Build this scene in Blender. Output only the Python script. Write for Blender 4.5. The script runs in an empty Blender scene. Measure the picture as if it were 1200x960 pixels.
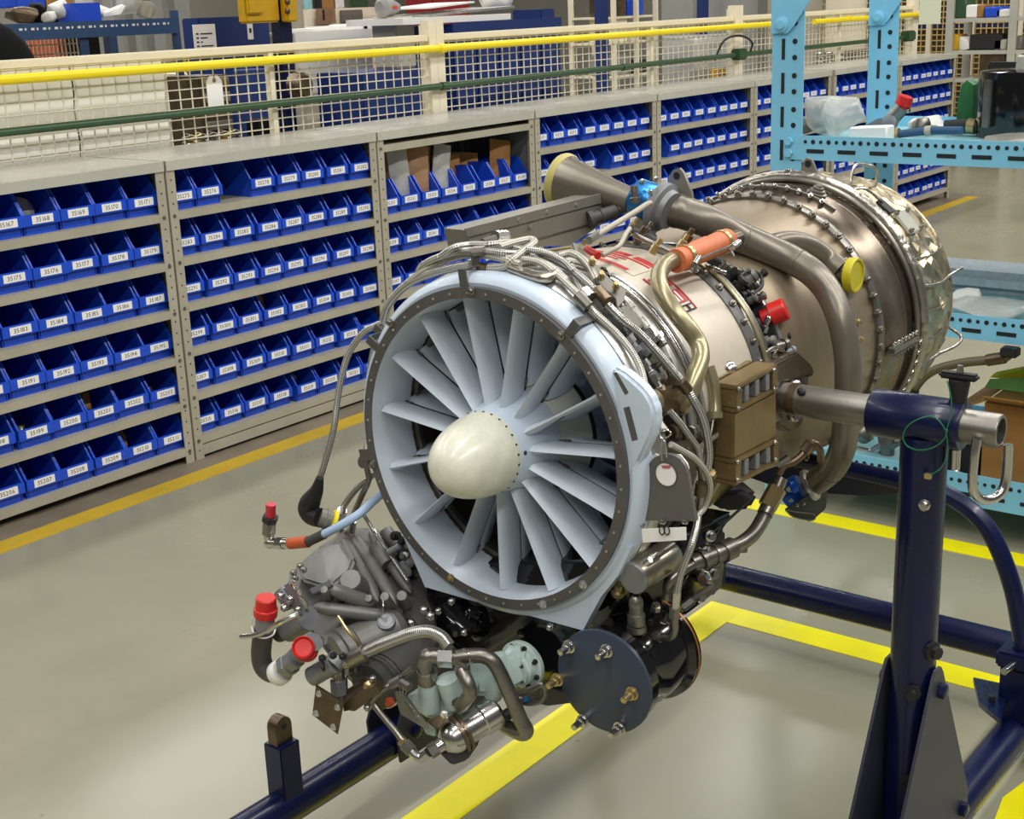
import bpy, bmesh, math, random
from mathutils import Vector, Matrix, Quaternion
from math import sin, cos, pi, radians, degrees, hypot, atan2, sqrt

random.seed(11)
SC = bpy.context.scene
COL = SC.collection
V = Vector

# ------------------------------------------------------------------ camera
F_PX = 1598.69
YAW, PIT, ROL = 0.669616, 0.288099, -0.038455
CAM = V((-2.6285, -3.38105, 1.36491))
_f = V((cos(PIT)*cos(YAW), cos(PIT)*sin(YAW), -sin(PIT)))
_r = V((sin(YAW), -cos(YAW), 0)); _u = _r.cross(_f)
RT = cos(ROL)*_r + sin(ROL)*_u
UP = -sin(ROL)*_r + cos(ROL)*_u
cam = bpy.data.cameras.new('camera')
cam.sensor_width = 36; cam.sensor_fit = 'HORIZONTAL'; cam.lens = F_PX/1200*36
cam.clip_start = 0.05; cam.clip_end = 100
cam_o = bpy.data.objects.new('camera', cam); COL.objects.link(cam_o)
m4 = Matrix.Identity(4)
for i in range(3):
    m4[i][0] = RT[i]; m4[i][1] = UP[i]; m4[i][2] = -_f[i]; m4[i][3] = CAM[i]
cam_o.matrix_world = m4
SC.camera = cam_o

# ------------------------------------------------------------------ light
SC.view_settings.view_transform = 'Standard'
SC.view_settings.look = 'None'
SC.view_settings.exposure = 0.0
SC.view_settings.gamma = 1.0
SC.view_settings.use_curve_mapping = False
wd = bpy.data.worlds.new('world'); SC.world = wd; wd.use_nodes = True
wd.node_tree.nodes['Background'].inputs[0].default_value = (1.0, 0.97, 0.92, 1)
wd.node_tree.nodes['Background'].inputs[1].default_value = 0.09

def strip(x, y, z, lx, ly, power, col=(1.0, 0.98, 0.94), rz=0):
    l = bpy.data.lights.new('ceiling_tube', 'AREA'); l.shape = 'RECTANGLE'
    l.size = lx; l.size_y = ly; l.energy = power; l.color = col
    o = bpy.data.objects.new('ceiling_tube', l); COL.objects.link(o)
    o.location = (x, y, z); o.rotation_euler = (0, 0, rz)
    return o
# rows of fluorescent fixtures under a high ceiling
for yy, pw in ((-5.2, 92), (-2.4, 54), (1.2, 36), (4.6, 66), (8.5, 62)):
    for xx in (-5.0, -2.2, 0.6, 3.4, 6.2, 9.0):
        strip(xx, yy, 4.4, 2.2, 0.55 if yy == 4.6 else 0.25, pw)

# ------------------------------------------------------------------ pixel -> point on a real plane
def ray(u, v):
    return (RT*((u-600)/F_PX) - UP*((v-480)/F_PX) + _f)
def A(u, v, X):
    d = ray(u, v); return CAM + d*((X-CAM.x)/d.x)
def B(u, v, Y):
    d = ray(u, v); return CAM + d*((Y-CAM.y)/d.y)
def Fz(u, v, Z):
    d = ray(u, v); return CAM + d*((Z-CAM.z)/d.z)
# engine axis: nearly level, along +X
EX, EY, EZ, SL = -1.323, -2.305, 0.808, 0.0165
def E(x, r, th):
    t = radians(th)
    return V((EX+x, EY-r*sin(t), EZ+SL*x+r*cos(t)))
def CY(u, v, r):
    d = ray(u, v); best = None
    lo = 1.0
    t = lo
    while t < 4:
        P = CAM+d*t
        h = hypot(P.y-EY, P.z-EZ-SL*(P.x-EX))-r
        if h < 0: best = (h, P); break
        if best is None or h < best[0]: best = (h, P)
        t += .003
    # nothing on the engine lies ahead of the fan frame: stay on its rear face there
    return best[1] if best[1].x > EX+.03 else A(u, v, EX+.03)

# ------------------------------------------------------------------ materials
def lin(c):
    c = c/255
    return c/12.92 if c <= .04045 else ((c+.055)/1.055)**2.4
def rgb(*c): return (lin(c[0]), lin(c[1]), lin(c[2]), 1)
MATS = {}
def mat(name, c, rough=.5, metal=0, var=0, vscale=8, bump=0, bscale=60, c2=None, coat=0, trans=0, emit=None, spec=None, stretch=None, rvar=0, braid=None, alpha=1):
    if name in MATS: return MATS[name]
    m = bpy.data.materials.new(name); m.use_nodes = True
    nt = m.node_tree; b = nt.nodes['Principled BSDF']; L = nt.links.new
    b.inputs['Base Color'].default_value = rgb(*c)
    b.inputs['Roughness'].default_value = rough
    b.inputs['Metallic'].default_value = metal
    if coat: b.inputs['Coat Weight'].default_value = coat; b.inputs['Coat Roughness'].default_value = .08
    if trans: b.inputs['Transmission Weight'].default_value = trans
    if spec is not None: b.inputs['Specular IOR Level'].default_value = spec
    if alpha < 1: b.inputs['Alpha'].default_value = alpha
    if emit: b.inputs['Emission Color'].default_value = rgb(*c); b.inputs['Emission Strength'].default_value = emit
    tc = nt.nodes.new('ShaderNodeTexCoord'); src = tc.outputs['Object']
    if stretch:
        mp = nt.nodes.new('ShaderNodeMapping'); mp.inputs['Scale'].default_value = stretch
        L(src, mp.inputs['Vector']); src = mp.outputs['Vector']
    if var or c2 or rvar:
        n = nt.nodes.new('ShaderNodeTexNoise'); n.inputs['Scale'].default_value = vscale
        n.inputs['Detail'].default_value = 6; n.inputs['Roughness'].default_value = .65
        L(src, n.inputs['Vector'])
        if var or c2:
            r = nt.nodes.new('ShaderNodeValToRGB')
            r.color_ramp.elements[0].position = .33; r.color_ramp.elements[1].position = .68
            k = 1-var
            r.color_ramp.elements[0].color = rgb(*(c2 if c2 else [x*k for x in c])); r.color_ramp.elements[1].color = rgb(*c)
            L(n.outputs['Fac'], r.inputs['Fac']); L(r.outputs['Color'], b.inputs['Base Color'])
        if rvar:
            mr = nt.nodes.new('ShaderNodeMapRange')
            mr.inputs[3].default_value = max(.02, rough-rvar); mr.inputs[4].default_value = rough+rvar
            mr.inputs[1].default_value = .3; mr.inputs[2].default_value = .7
            L(n.outputs['Fac'], mr.inputs[0]); L(mr.outputs[0], b.inputs['Roughness'])
    if bump:
        n2 = nt.nodes.new('ShaderNodeTexNoise'); n2.inputs['Scale'].default_value = bscale; n2.inputs['Detail'].default_value = 4
        L(src, n2.inputs['Vector'])
        bp = nt.nodes.new('ShaderNodeBump'); bp.inputs['Strength'].default_value = bump; bp.inputs['Distance'].default_value = .004
        L(n2.outputs['Fac'], bp.inputs['Height']); L(bp.outputs[0], b.inputs['Normal'])
    if braid:
        # woven wire: two crossing diagonal waves in the tube's own UV
        uv = nt.nodes.new('ShaderNodeUVMap'); sep = nt.nodes.new('ShaderNodeSeparateXYZ'); L(uv.outputs[0], sep.inputs[0])
        outs = []
        for sg in (1, -1):
            a = nt.nodes.new('ShaderNodeMath'); a.operation = 'MULTIPLY'; a.inputs[1].default_value = braid[0]*2*pi*sg; L(sep.outputs[0], a.inputs[0])
            d = nt.nodes.new('ShaderNodeMath'); d.operation = 'MULTIPLY_ADD'; d.inputs[1].default_value = braid[1]; L(sep.outputs[1], d.inputs[0]); L(a.outputs[0], d.inputs[2])
            s = nt.nodes.new('ShaderNodeMath'); s.operation = 'SINE'; L(d.outputs[0], s.inputs[0]); outs.append(s)
        mx = nt.nodes.new('ShaderNodeMath'); mx.operation = 'MULTIPLY'; L(outs[0].outputs[0], mx.inputs[0]); L(outs[1].outputs[0], mx.inputs[1])
        mr = nt.nodes.new('ShaderNodeMapRange'); mr.inputs[1].default_value = -1; L(mx.outputs[0], mr.inputs[0])
        r = nt.nodes.new('ShaderNodeValToRGB'); r.color_ramp.elements[0].position = .1; r.color_ramp.elements[1].position = .6
        r.color_ramp.elements[0].color = rgb(*[x*.34 for x in c]); r.color_ramp.elements[1].color = rgb(*c)
        L(mr.outputs[0], r.inputs['Fac']); L(r.outputs['Color'], b.inputs['Base Color'])
        bp = nt.nodes.new('ShaderNodeBump'); bp.inputs['Strength'].default_value = .5; bp.inputs['Distance'].default_value = .001
        L(mr.outputs[0], bp.inputs['Height']); L(bp.outputs[0], b.inputs['Normal'])
    MATS[name] = m
    return m

# setting
def floor_mat():
    m = mat('floor_paint', (153, 150, 128), rough=.25, var=.05, vscale=.8, rvar=.07, bump=.04, bscale=9)
    nt = m.node_tree; L = nt.links.new; b = nt.nodes['Principled BSDF']
    # scuffs and small flecks on top of the cloudy tone
    src = b.inputs['Base Color'].links[0].from_socket
    tc = nt.nodes.new('ShaderNodeTexCoord')
    n = nt.nodes.new('ShaderNodeTexNoise'); n.inputs['Scale'].default_value = 3.2; n.inputs['Detail'].default_value = 9; n.inputs['Roughness'].default_value = .6
    L(tc.outputs['Object'], n.inputs['Vector'])
    r = nt.nodes.new('ShaderNodeValToRGB'); r.color_ramp.elements[0].position = .25; r.color_ramp.elements[1].position = .5
    r.color_ramp.elements[0].color = (.55, .52, .46, 1); r.color_ramp.elements[1].color = (1, 1, 1, 1)
    L(n.outputs['Fac'], r.inputs['Fac'])
    mx = nt.nodes.new('ShaderNodeMix'); mx.data_type = 'RGBA'; mx.blend_type = 'MULTIPLY'; mx.inputs[0].default_value = .13
    L(src, mx.inputs[6]); L(r.outputs['Color'], mx.inputs[7])
    v = nt.nodes.new('ShaderNodeTexVoronoi'); v.inputs['Scale'].default_value = 5.5; L(tc.outputs['Object'], v.inputs['Vector'])
    r2 = nt.nodes.new('ShaderNodeValToRGB'); r2.color_ramp.elements[0].position = .018; r2.color_ramp.elements[1].position = .03
    r2.color_ramp.elements[0].color = (.45, .44, .4, 1); r2.color_ramp.elements[1].color = (1, 1, 1, 1); L(v.outputs['Distance'], r2.inputs['Fac'])
    mx2 = nt.nodes.new('ShaderNodeMix'); mx2.data_type = 'RGBA'; mx2.blend_type = 'MULTIPLY'; mx2.inputs[0].default_value = .5
    L(mx.outputs[2], mx2.inputs[6]); L(r2.outputs['Color'], mx2.inputs[7])
    L(mx2.outputs[2], b.inputs['Base Color'])
    return m
FLOOR = floor_mat()
STRIPFLOOR = mat('bare_floor', (140, 128, 112), rough=.5, var=.22, vscale=3, rvar=.1, bump=.1, bscale=14)
YLINE = mat('yellow_line', (255, 244, 8), rough=.35, var=.06, vscale=6)
YLINE2 = mat('worn_yellow_line', (214, 178, 38), rough=.45, var=.12, vscale=5)
WALL = mat('far_wall_paint', (176, 172, 160), rough=.7, var=.06, vscale=1)
SHELF = mat('shelf_grey', (176, 170, 152), rough=.42, var=.08, vscale=6, rvar=.05)
SHTOP = mat('shelf_top_grey', (190, 188, 176), rough=.24, var=.06, vscale=4, rvar=.08)
SHBACK = mat('shelf_back_grey', (104, 106, 108), rough=.6)
BIN = mat('bin_blue', (30, 80, 214), rough=.34, var=.08, vscale=14)
CARD = mat('white_card', (238, 236, 232), rough=.6)
INK = mat('black_ink', (45, 42, 46), rough=.7)
CREAM = mat('cream_paint', (244, 234, 208), rough=.4, var=.04, vscale=3)
YPIPE = mat('yellow_pipe_paint', (250, 224, 10), rough=.33)
GPIPE = mat('green_pipe_paint', (52, 84, 52), rough=.4, var=.1)
WIRE = mat('cream_wire', (226, 218, 196), rough=.45)
NAVY = mat('navy_paint', (10, 20, 60), rough=.3, var=.12, vscale=9, coat=.15, rvar=.06, spec=.35)
NAVYF = mat('navy_plate', (52, 54, 66), rough=.5, var=.06, vscale=12)
CYAN = mat('cyan_paint', (132, 204, 238), rough=.4, var=.06, vscale=5)
CYAND = mat('cyan_shelf_steel', (142, 196, 206), rough=.38, var=.14, vscale=4)
SLOT = mat('slot_dark', (22, 30, 36), rough=.8)
BLUECAB = mat('blue_cabinet_paint', (16, 46, 112), rough=.5, var=.06, vscale=2)
STEELBL = mat('dark_blue_steel', (48, 78, 118), rough=.4, var=.08)
YMACH = mat('machine_yellow', (222, 172, 20), rough=.45, var=.1)
DEEPB = mat('deep_black', (7, 7, 9), rough=.7, spec=.15)
SHEETW = mat('white_sheet_plastic', (250, 248, 236), rough=.35, var=.03, vscale=4)
# engine
PALE = mat('pale_blue_enamel', (202, 216, 232), rough=.36, var=.05, vscale=9, coat=.15)
PALE2 = mat('pale_blue_vane_enamel', (206, 216, 227), rough=.4, var=.06, vscale=14)
SPIN = mat('cream_spinner_enamel', (236, 236, 218), rough=.32, var=.10, vscale=22, coat=.2, bump=.04, bscale=70)
HUBP = mat('cream_hub_panel', (212, 216, 206), rough=.42, var=.04)
BLADE = mat('grey_blue_blade', (140, 160, 182), rough=.4)
DARKRING = mat('dark_flange', (96, 94, 93), rough=.42, metal=.25, var=.12, vscale=20)
BLACK = mat('gloss_black', (14, 14, 16), rough=.12, coat=.5, bump=.05, bscale=40)
MBLACK = mat('matt_black', (24, 24, 26), rough=.55)
STEEL = mat('bright_steel', (206, 204, 200), rough=.24, metal=1, var=.08, vscale=18)
STEELD = mat('dull_steel', (150, 146, 138), rough=.36, metal=.9, var=.18, vscale=14)
SILVER = mat('raw_aluminium', (214, 214, 210), rough=.32, metal=.85, var=.16, vscale=26, bump=.12, bscale=50)
TAN = mat('heat_tinted_casing', (156, 140, 117), rough=.42, metal=.55, var=.1, vscale=5)
TAND = mat('heat_stained_casing', (150, 138, 122), rough=.3, metal=.9, c2=(92, 80, 68), vscale=7, stretch=(1.6, 1, 1), rvar=.06)
BROWN = mat('brown_casing', (122, 104, 84), rough=.34, metal=.8, var=.3, vscale=10)
BRONZE = mat('bronze_box', (150, 128, 88), rough=.45, metal=.55, var=.2, vscale=16)
WHITEC = mat('white_casing', (204, 194, 176), rough=.4, metal=.1, var=.07, vscale=12)
DUCT = mat('grey_duct', (126, 119, 107), rough=.34, metal=.5, var=.12, vscale=8, rvar=.05)
OLIVE = mat('olive_pipe', (172, 162, 128), rough=.32, metal=.7, var=.16, vscale=10)
ORANGE = mat('orange_rubber', (206, 116, 74), rough=.5, var=.06, vscale=30)
ORANGE2 = mat('orange_sleeve', (214, 92, 44), rough=.5, var=.1, vscale=30)
RED = mat('red_cap', (204, 34, 32), rough=.35)
REDD = mat('red_plug', (196, 44, 62), rough=.3)
YCAP = mat('yellow_cap', (196, 184, 30), rough=.4, var=.06)
YBRIGHT = mat('yellow_plug', (242, 226, 20), rough=.4)
YHORN = mat('yellow_primer', (196, 186, 112), rough=.45, var=.1)
VBLUE = mat('anodised_blue', (40, 128, 196), rough=.28, metal=.55, var=.08)
VBLUE2 = mat('anodised_dark_blue', (24, 84, 184), rough=.28, metal=.5, var=.1)
FOIL = mat('gold_foil', (216, 198, 164), rough=.34, metal=1, var=.25, vscale=9, bump=1.0, bscale=30)
FOILP = mat('foil_conduit', (196, 190, 178), rough=.28, metal=.95, var=.18, vscale=30, bump=.6, bscale=70)
CAST = mat('cast_grey', (132, 130, 127), rough=.46, metal=.35, var=.12, vscale=10, bump=.06, bscale=120)
CASTL = mat('light_cast_grey', (140, 142, 146), rough=.42, metal=.35, var=.1, vscale=14)
HPL = mat('hoist_plate_grey', (112, 109, 106), rough=.45, metal=.3, var=.08, vscale=9)
SHEET = mat('grey_sheet', (132, 129, 119), rough=.45, metal=.3, var=.08, vscale=9)
PLATE = mat('blue_grey_plate', (53, 63, 79), rough=.36, var=.05, vscale=10)
PGREEN = mat('pale_green_enamel', (194, 214, 210), rough=.36, var=.08, vscale=20)
BRAID = mat('braided_steel', (205, 203, 198), rough=.3, metal=.8, braid=(4, 1250))
WBRAID = mat('braided_white', (216, 212, 200), rough=.38, metal=.4, braid=(4, 1250))
LBLUE = mat('light_blue_hose', (172, 196, 226), rough=.4)
BLACKR = mat('black_rubber', (38, 38, 40), rough=.5)
GREYR = mat('grey_rubber', (70, 68, 66), rough=.55, var=.06)
WHITE = mat('white_plastic', (232, 230, 224), rough=.45)
TAG = mat('white_tag', (246, 244, 240), rough=.6)
BRASS = mat('brass', (196, 176, 128), rough=.32, metal=.9)
REDINK = mat('red_print', (176, 44, 46), rough=.5)
BPLATE = mat('brown_bracket', (110, 94, 72), rough=.42, metal=.7, var=.2, vscale=30)
GREY8 = mat('machine_grey', (150, 150, 146), rough=.5, var=.05)
CLEAR = mat('clear_polythene', (226, 226, 220), rough=.25, var=.1, vscale=12, bump=.8, bscale=25, alpha=.55)
KRAFT = mat('kraft_paper', (172, 122, 62), rough=.7, var=.12, vscale=8)
KRAFTP = mat('plastic_wrapped_kraft', (178, 138, 102), rough=.3, var=.16, vscale=12, bump=.4, bscale=25)

# ------------------------------------------------------------------ mesh builder
ORG = {}
def catmull(pts, n=6, closed=False):
    P = [V(p) for p in pts]
    if len(P) < 3 and not closed: return P
    out = []
    N = len(P)
    rng = N if closed else N-1
    for i in range(rng):
        if closed: a, b, c, d = P[(i-1) % N], P[i], P[(i+1) % N], P[(i+2) % N]
        else: a = P[i-1] if i else P[0]*2-P[1]; b = P[i]; c = P[i+1]; d = P[i+2] if i+2 < N else P[-1]*2-P[-2]
        for k in range(n):
            t = k/n
            out.append(.5*((2*b)+(c-a)*t+(2*a-5*b+4*c-d)*t*t+(3*b-a-3*c+d)*t**3))
    if not closed: out.append(P[-1])
    return out
def frame(d):
    d = V(d).normalized()
    a = V((0, 0, 1)) if abs(d.z) < .9 else V((1, 0, 0))
    x = a.cross(d).normalized(); y = d.cross(x)
    return x, y, d
class M:
    def __init__(s): s.v = []; s.f = []; s.uv = {}
    def add(s, vs, fs, uvs=None):
        o = len(s.v); s.v += [V(p) for p in vs]
        for i, f in enumerate(fs):
            if uvs: s.uv[len(s.f)] = uvs[i]
            s.f.append([o+k for k in f])
        return s
    def obox(s, c, a, b, d):
        c, a, b, d = V(c), V(a), V(b), V(d)
        vs = [c+i*a+j*b+k*d for i in (-1, 1) for j in (-1, 1) for k in (-1, 1)]
        fs = [(0, 1, 3, 2), (4, 6, 7, 5), (0, 4, 5, 1), (2, 3, 7, 6), (0, 2, 6, 4), (1, 5, 7, 3)]
        if a.cross(b).dot(d) < 0: fs = [f[::-1] for f in fs]
        return s.add(vs, fs)
    def box(s, x0, x1, y0, y1, z0, z1):
        return s.obox(((x0+x1)/2, (y0+y1)/2, (z0+z1)/2), ((x1-x0)/2, 0, 0), (0, (y1-y0)/2, 0), (0, 0, (z1-z0)/2))
    def lathe(s, p, d, prof, n=24, caps=True, phase=0):
        x, y, d = frame(d); p = V(p); vs = []; fs = []
        for t, r in prof:
            for k in range(n):
                a = 2*pi*k/n+phase; vs.append(p+d*t+(x*cos(a)+y*sin(a))*r)
        for i in range(len(prof)-1):
            for k in range(n):
                k2 = (k+1) % n; fs.append((i*n+k, i*n+k2, (i+1)*n+k2, (i+1)*n+k))
        if caps:
            if prof[0][1] > 1e-5: fs.append(tuple(range(n))[::-1])
            if prof[-1][1] > 1e-5: fs.append(tuple((len(prof)-1)*n+k for k in range(n)))
        return s.add(vs, fs)
    def cyl(s, p0, p1, r0, r1=None, n=16):
        p0, p1 = V(p0), V(p1); d = p1-p0
        return s.lathe(p0, d, [(0, r0), (d.length, r0 if r1 is None else r1)], n)
    def tube(s, pts, r, n=8, sub=6, closed=False, raw=False):
        P = [V(p) for p in pts] if raw else catmull(pts, sub, closed)
        N = len(P); vs = []; fs = []; uvs = []
        T = []
        for i in range(N):
            if closed: t = P[(i+1) % N]-P[i-1]
            else: t = P[min(i+1, N-1)]-P[max(i-1, 0)]
            T.append(t.normalized() if t.length > 1e-9 else V((1, 0, 0)))
        x, y, _ = frame(T[0]); L = 0; ls = []
        for i in range(N):
            x = (x-T[i]*x.dot(T[i])).normalized(); y = T[i].cross(x)
            if i: L += (P[i]-P[i-1]).length
            ls.append(L)
            rr = r(i/(N-1)) if callable(r) else r
            for k in range(n):
                a = 2*pi*k/n; vs.append(P[i]+(x*cos(a)+y*sin(a))*rr)
        for i in range(N if closed else N-1):
            j = (i+1) % N
            lj = ls[j] if j else L+(P[0]-P[-1]).length
            for k in range(n):
                k2 = (k+1) % n
                fs.append((i*n+k, i*n+k2, j*n+k2, j*n+k))
                uvs.append([(k/n, ls[i]), ((k+1)/n, ls[i]), ((k+1)/n, lj), (k/n, lj)])
        if not closed:
            fs.append(tuple(range(n))[::-1]); uvs.append([(0, 0)]*n)
            fs.append(tuple((N-1)*n+k for k in range(n))); uvs.append([(0, 0)]*n)
        return s.add(vs, fs, uvs)
    def prism(s, poly, vec):
        poly = [V(p) for p in poly]; vec = V(vec); n = len(poly)
        nrm = V((0, 0, 0))
        for i in range(n): nrm += poly[i].cross(poly[(i+1) % n])
        if nrm.dot(vec) > 0: poly = poly[::-1]
        fs = [tuple(range(n)), tuple(range(2*n-1, n-1, -1))]
        for i in range(n):
            j = (i+1) % n; fs.append((i, n+i, n+j, j))
        return s.add(poly+[p+vec for p in poly], fs)
    def ringplate(s, outer, inner, vec):
        n = len(outer); vec = V(vec); o = [V(p) for p in outer]; q = [V(p) for p in inner]
        vs = o+q+[p+vec for p in o]+[p+vec for p in q]; fs = []
        for i in range(n):
            j = (i+1) % n
            fs += [(i, j, n+j, n+i), (2*n+i, 3*n+i, 3*n+j, 2*n+j), (i, 2*n+i, 2*n+j, j), (n+i, n+j, 3*n+j, 3*n+i)]
        return s.add(vs, fs)
    def hull(s, pts, bev=0, seg=2):
        bm = bmesh.new()
        for p in pts: bm.verts.new(p)
        r = bmesh.ops.convex_hull(bm, input=bm.verts)
        bmesh.ops.delete(bm, geom=[g for g in set(r['geom_interior']+r['geom_unused']) if isinstance(g, bmesh.types.BMVert)], context='VERTS')
        bmesh.ops.dissolve_limit(bm, angle_limit=.05, verts=bm.verts, edges=bm.edges)
        if bev: bmesh.ops.bevel(bm, geom=list(bm.edges), offset=bev, segments=seg, affect='EDGES', clamp_overlap=True)
        bm.verts.index_update()
        s.add([v.co.copy() for v in bm.verts], [[v.index for v in f.verts] for f in bm.faces]); bm.free()
        return s
    def bbox(s, x0, x1, y0, y1, z0, z1, bev=.003, seg=2):
        return s.hull([(x, y, z) for x in (x0, x1) for y in (y0, y1) for z in (z0, z1)], bev, seg)
    def ball(s, c, r, n=16, sc=(1, 1, 1)):
        c = V(c); vs = []; fs = []; m = n//2
        for i in range(m+1):
            t = pi*i/m
            for k in range(n):
                a = 2*pi*k/n; vs.append(c+V((sin(t)*cos(a)*sc[0], sin(t)*sin(a)*sc[1], cos(t)*sc[2]))*r)
        for i in range(m):
            for k in range(n): fs.append((i*n+k, (i+1)*n+k, (i+1)*n+(k+1) % n, i*n+(k+1) % n))
        return s.add(vs, fs)
    def rev(s, prof, n=96, t0=0, t1=360, closed=False):
        full = abs(t1-t0) >= 359.9; k = n if full else n+1; vs = []; fs = []
        for x, r in prof:
            for i in range(k): vs.append(E(x, r, t0+(t1-t0)*i/n))
        R = len(prof)
        for a in range(R if closed else R-1):
            b = (a+1) % R
            for i in range(n):
                j = (i+1) % k; fs.append((a*k+i, a*k+j, b*k+j, b*k+i))
        return s.add(vs, fs)
    def mesh(s, name, org=V((0, 0, 0)), m=None, ang=38, fix=True):
        me = bpy.data.meshes.new(name)
        me.from_pydata([p-org for p in s.v], [], s.f)
        if s.uv:
            ul = me.uv_layers.new(name='UVMap')
            for p in me.polygons:
                u = s.uv.get(p.index)
                if u:
                    for k, li in enumerate(p.loop_indices): ul.data[li].uv = u[k]
        if fix:
            bm = bmesh.new(); bm.from_mesh(me); bmesh.ops.recalc_face_normals(bm, faces=bm.faces); bm.to_mesh(me); bm.free()
        me.polygons.foreach_set('use_smooth', [True]*len(me.polygons))
        me.set_sharp_from_angle(angle=radians(ang))
        if m: me.materials.append(m)
        me.update()
        return me
    def build(s, name, m, parent=None, label=None, kind=None, ang=38):
        org = ORG.get(parent.name, V((0, 0, 0))) if parent else V((0, 0, 0))
        o = bpy.data.objects.new(name, s.mesh(name, org, m, ang)); COL.objects.link(o)
        if parent: o.parent = parent; ORG[o.name] = org
        if label: o['label'] = label
        if kind: o['kind'] = kind
        return o
def thing(name, label, cat, loc=(0, 0, 0), group=None):
    o = bpy.data.objects.new(name, None); COL.objects.link(o); o.location = loc
    o.empty_display_size = .05
    o['label'] = label; o['category'] = cat
    if group: o['group'] = group
    ORG[o.name] = V(loc)
    return o
def tag(o, label, cat, group=None):
    o['label'] = label; o['category'] = cat
    if group: o['group'] = group
    return o
def inst(name, me, parent, pos, d=None, scale=1, rot=None):
    o = bpy.data.objects.new(name, me); COL.objects.link(o); o.parent = parent
    org = ORG.get(parent.name, V((0, 0, 0))); ORG[o.name] = org
    o.location = V(pos)-org
    if d is not None:
        o.rotation_mode = 'QUATERNION'; o.rotation_quaternion = V((0, 0, 1)).rotation_difference(V(d))
    if scale != 1: o.scale = (scale,)*3
    return o
def simple(name, m4_, label, cat, mm, group=None, loc=None):
    "a top-level thing that is one mesh, its origin at its base"
    vs = mm.v; c = V((sum(p.x for p in vs)/len(vs), sum(p.y for p in vs)/len(vs), min(p.z for p in vs)))
    o = bpy.data.objects.new(name, mm.mesh(name, c, m4_)); COL.objects.link(o); o.location = c
    ORG[o.name] = c
    return tag(o, label, cat, group)
def base_thing(name, label, cat, loc, group=None): return thing(name, label, cat, loc, group)

# digit outlines for written numbers
GLY = {}
def glyphs(chars):
    for ch in chars:
        cu = bpy.data.curves.new('digit', 'FONT'); cu.body = ch; cu.size = 1; cu.resolution_u = 2
        ob = bpy.data.objects.new('digit', cu); COL.objects.link(ob)
        dg = bpy.context.evaluated_depsgraph_get(); me = bpy.data.meshes.new_from_object(ob.evaluated_get(dg))
        GLY[ch] = ([v.co.copy() for v in me.vertices], [list(p.vertices) for p in me.polygons], max([v.co.x for v in me.vertices] or [.3]))
        bpy.data.objects.remove(ob); bpy.data.curves.remove(cu); bpy.data.meshes.remove(me)
glyphs('0123456789')
def write(txt, o, ex, ey, h):
    "flat lettering as geometry: o lower left corner, ex / ey unit directions, h digit height"
    mm = M(); x = 0; k = h/.69
    for ch in txt:
        if ch == ' ': x += .35*k; continue
        vs, fs, w = GLY[ch]
        mm.add([V(o)+V(ex)*(x+p.x*k)+V(ey)*(p.y*k) for p in vs], fs); x += (w+.09)*k
    return mm, x

# ================================================================== SETTING
W = 0.93; H = 0.953
fl = M().box(-7, 16, -7, 13, -.06, 0).build('floor', FLOOR, None, kind='structure')
M().box(-7, 6.75, -.085, .55, 0, .0012).build('painted_border', STRIPFLOOR, fl, label='bare brownish strip of floor under the shelving')
M().box(-7, 6.62, -.165, -.085, 0, .0016).build('painted_line', YLINE2, fl, label='worn dull yellow line along the shelving')
M().box(-4, -.035, -1.99, -1.905, 0, .0016).build('painted_line', YLINE, fl, label='bright yellow line under the engine')
M().box(-.115, -.035, -3.6, -1.9902, 0, .0016).build('painted_line', YLINE, fl)
M().box(.555, .63, -3.8, -.6, 0, .0016).build('painted_line', YLINE, fl)
pts = [Fz(1160, 975, .001), Fz(1175, 935, .001), Fz(1215, 905, .001), Fz(1260, 975, .001)]
M().prism([V((p.x, p.y, 0)) for p in pts], (0, 0, .0014)).build('painted_line', YLINE, fl)
wl = M().box(-7, 16, 12.8, 13, 0, 5.2).build('wall_back', WALL, None, kind='structure')
wr = M().box(15.8, 16, -7, 12.8, 0, 5.2).build('wall_right', WALL, None, kind='structure')
CEIL = mat('ceiling_grey', (96, 94, 90), rough=.8, var=.05)
M().box(-7, 16, -7, 13, 5.2, 5.4).build('ceiling', CEIL, None, kind='structure')

# ================================================================== SHELVING + BINS
ORDS = ['first', 'second', 'third', 'fourth', 'fifth', 'sixth', 'seventh', 'eighth']
UNIT_LAB = [
 'grey steel shelving unit at the left edge, open gap under its bottom shelf',
 'grey steel shelving unit with a kick plate, second from the left edge',
 'grey steel shelving unit holding brown envelopes, third from the left edge',
 'grey steel shelving unit behind the flared horn, fourth from the left edge',
 'grey steel shelving unit behind the lifting eye of the engine, fifth from the left edge',
 'grey steel shelving unit behind the front post of the light blue rack',
 'grey steel shelving unit between the two light blue rack posts',
 'grey steel shelving unit at the far right end of the row']
UNAME = ['left edge unit', 'second unit', 'envelope unit', 'fourth unit', 'fifth unit', 'sixth unit', 'seventh unit', 'far end unit']
def bin_mesh(w):
    m = M(); h = w/2
    side = [(.008, 0), (.008, .028), (0, .028), (0, .058), (.042, .118), (.265, .118), (.265, 0)]
    for s in (-1, 1):
        x0 = s*h
        m.prism([(x0, y, z) for y, z in side], (-s*.003, 0, 0))
        # rolled rim along the sloped edge
        m.prism([(x0+s*.003, 0, .052), (x0+s*.003, 0, .058), (x0+s*.003, .042, .118), (x0+s*.003, .265, .118), (x0+s*.003, .265, .112), (x0+s*.003, .045, .112)], (-s*.003, 0, 0))
    m.box(-h+.003, h-.003, .008, .262, 0, .003)
    m.box(-h+.003, h-.003, .262, .265, 0, .118)
    m.box(-h+.006, h-.006, .008, .012, .003, .028)
    m.box(-h-.003, h+.003, -.005, .001, .026, .058)
    return m
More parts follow.
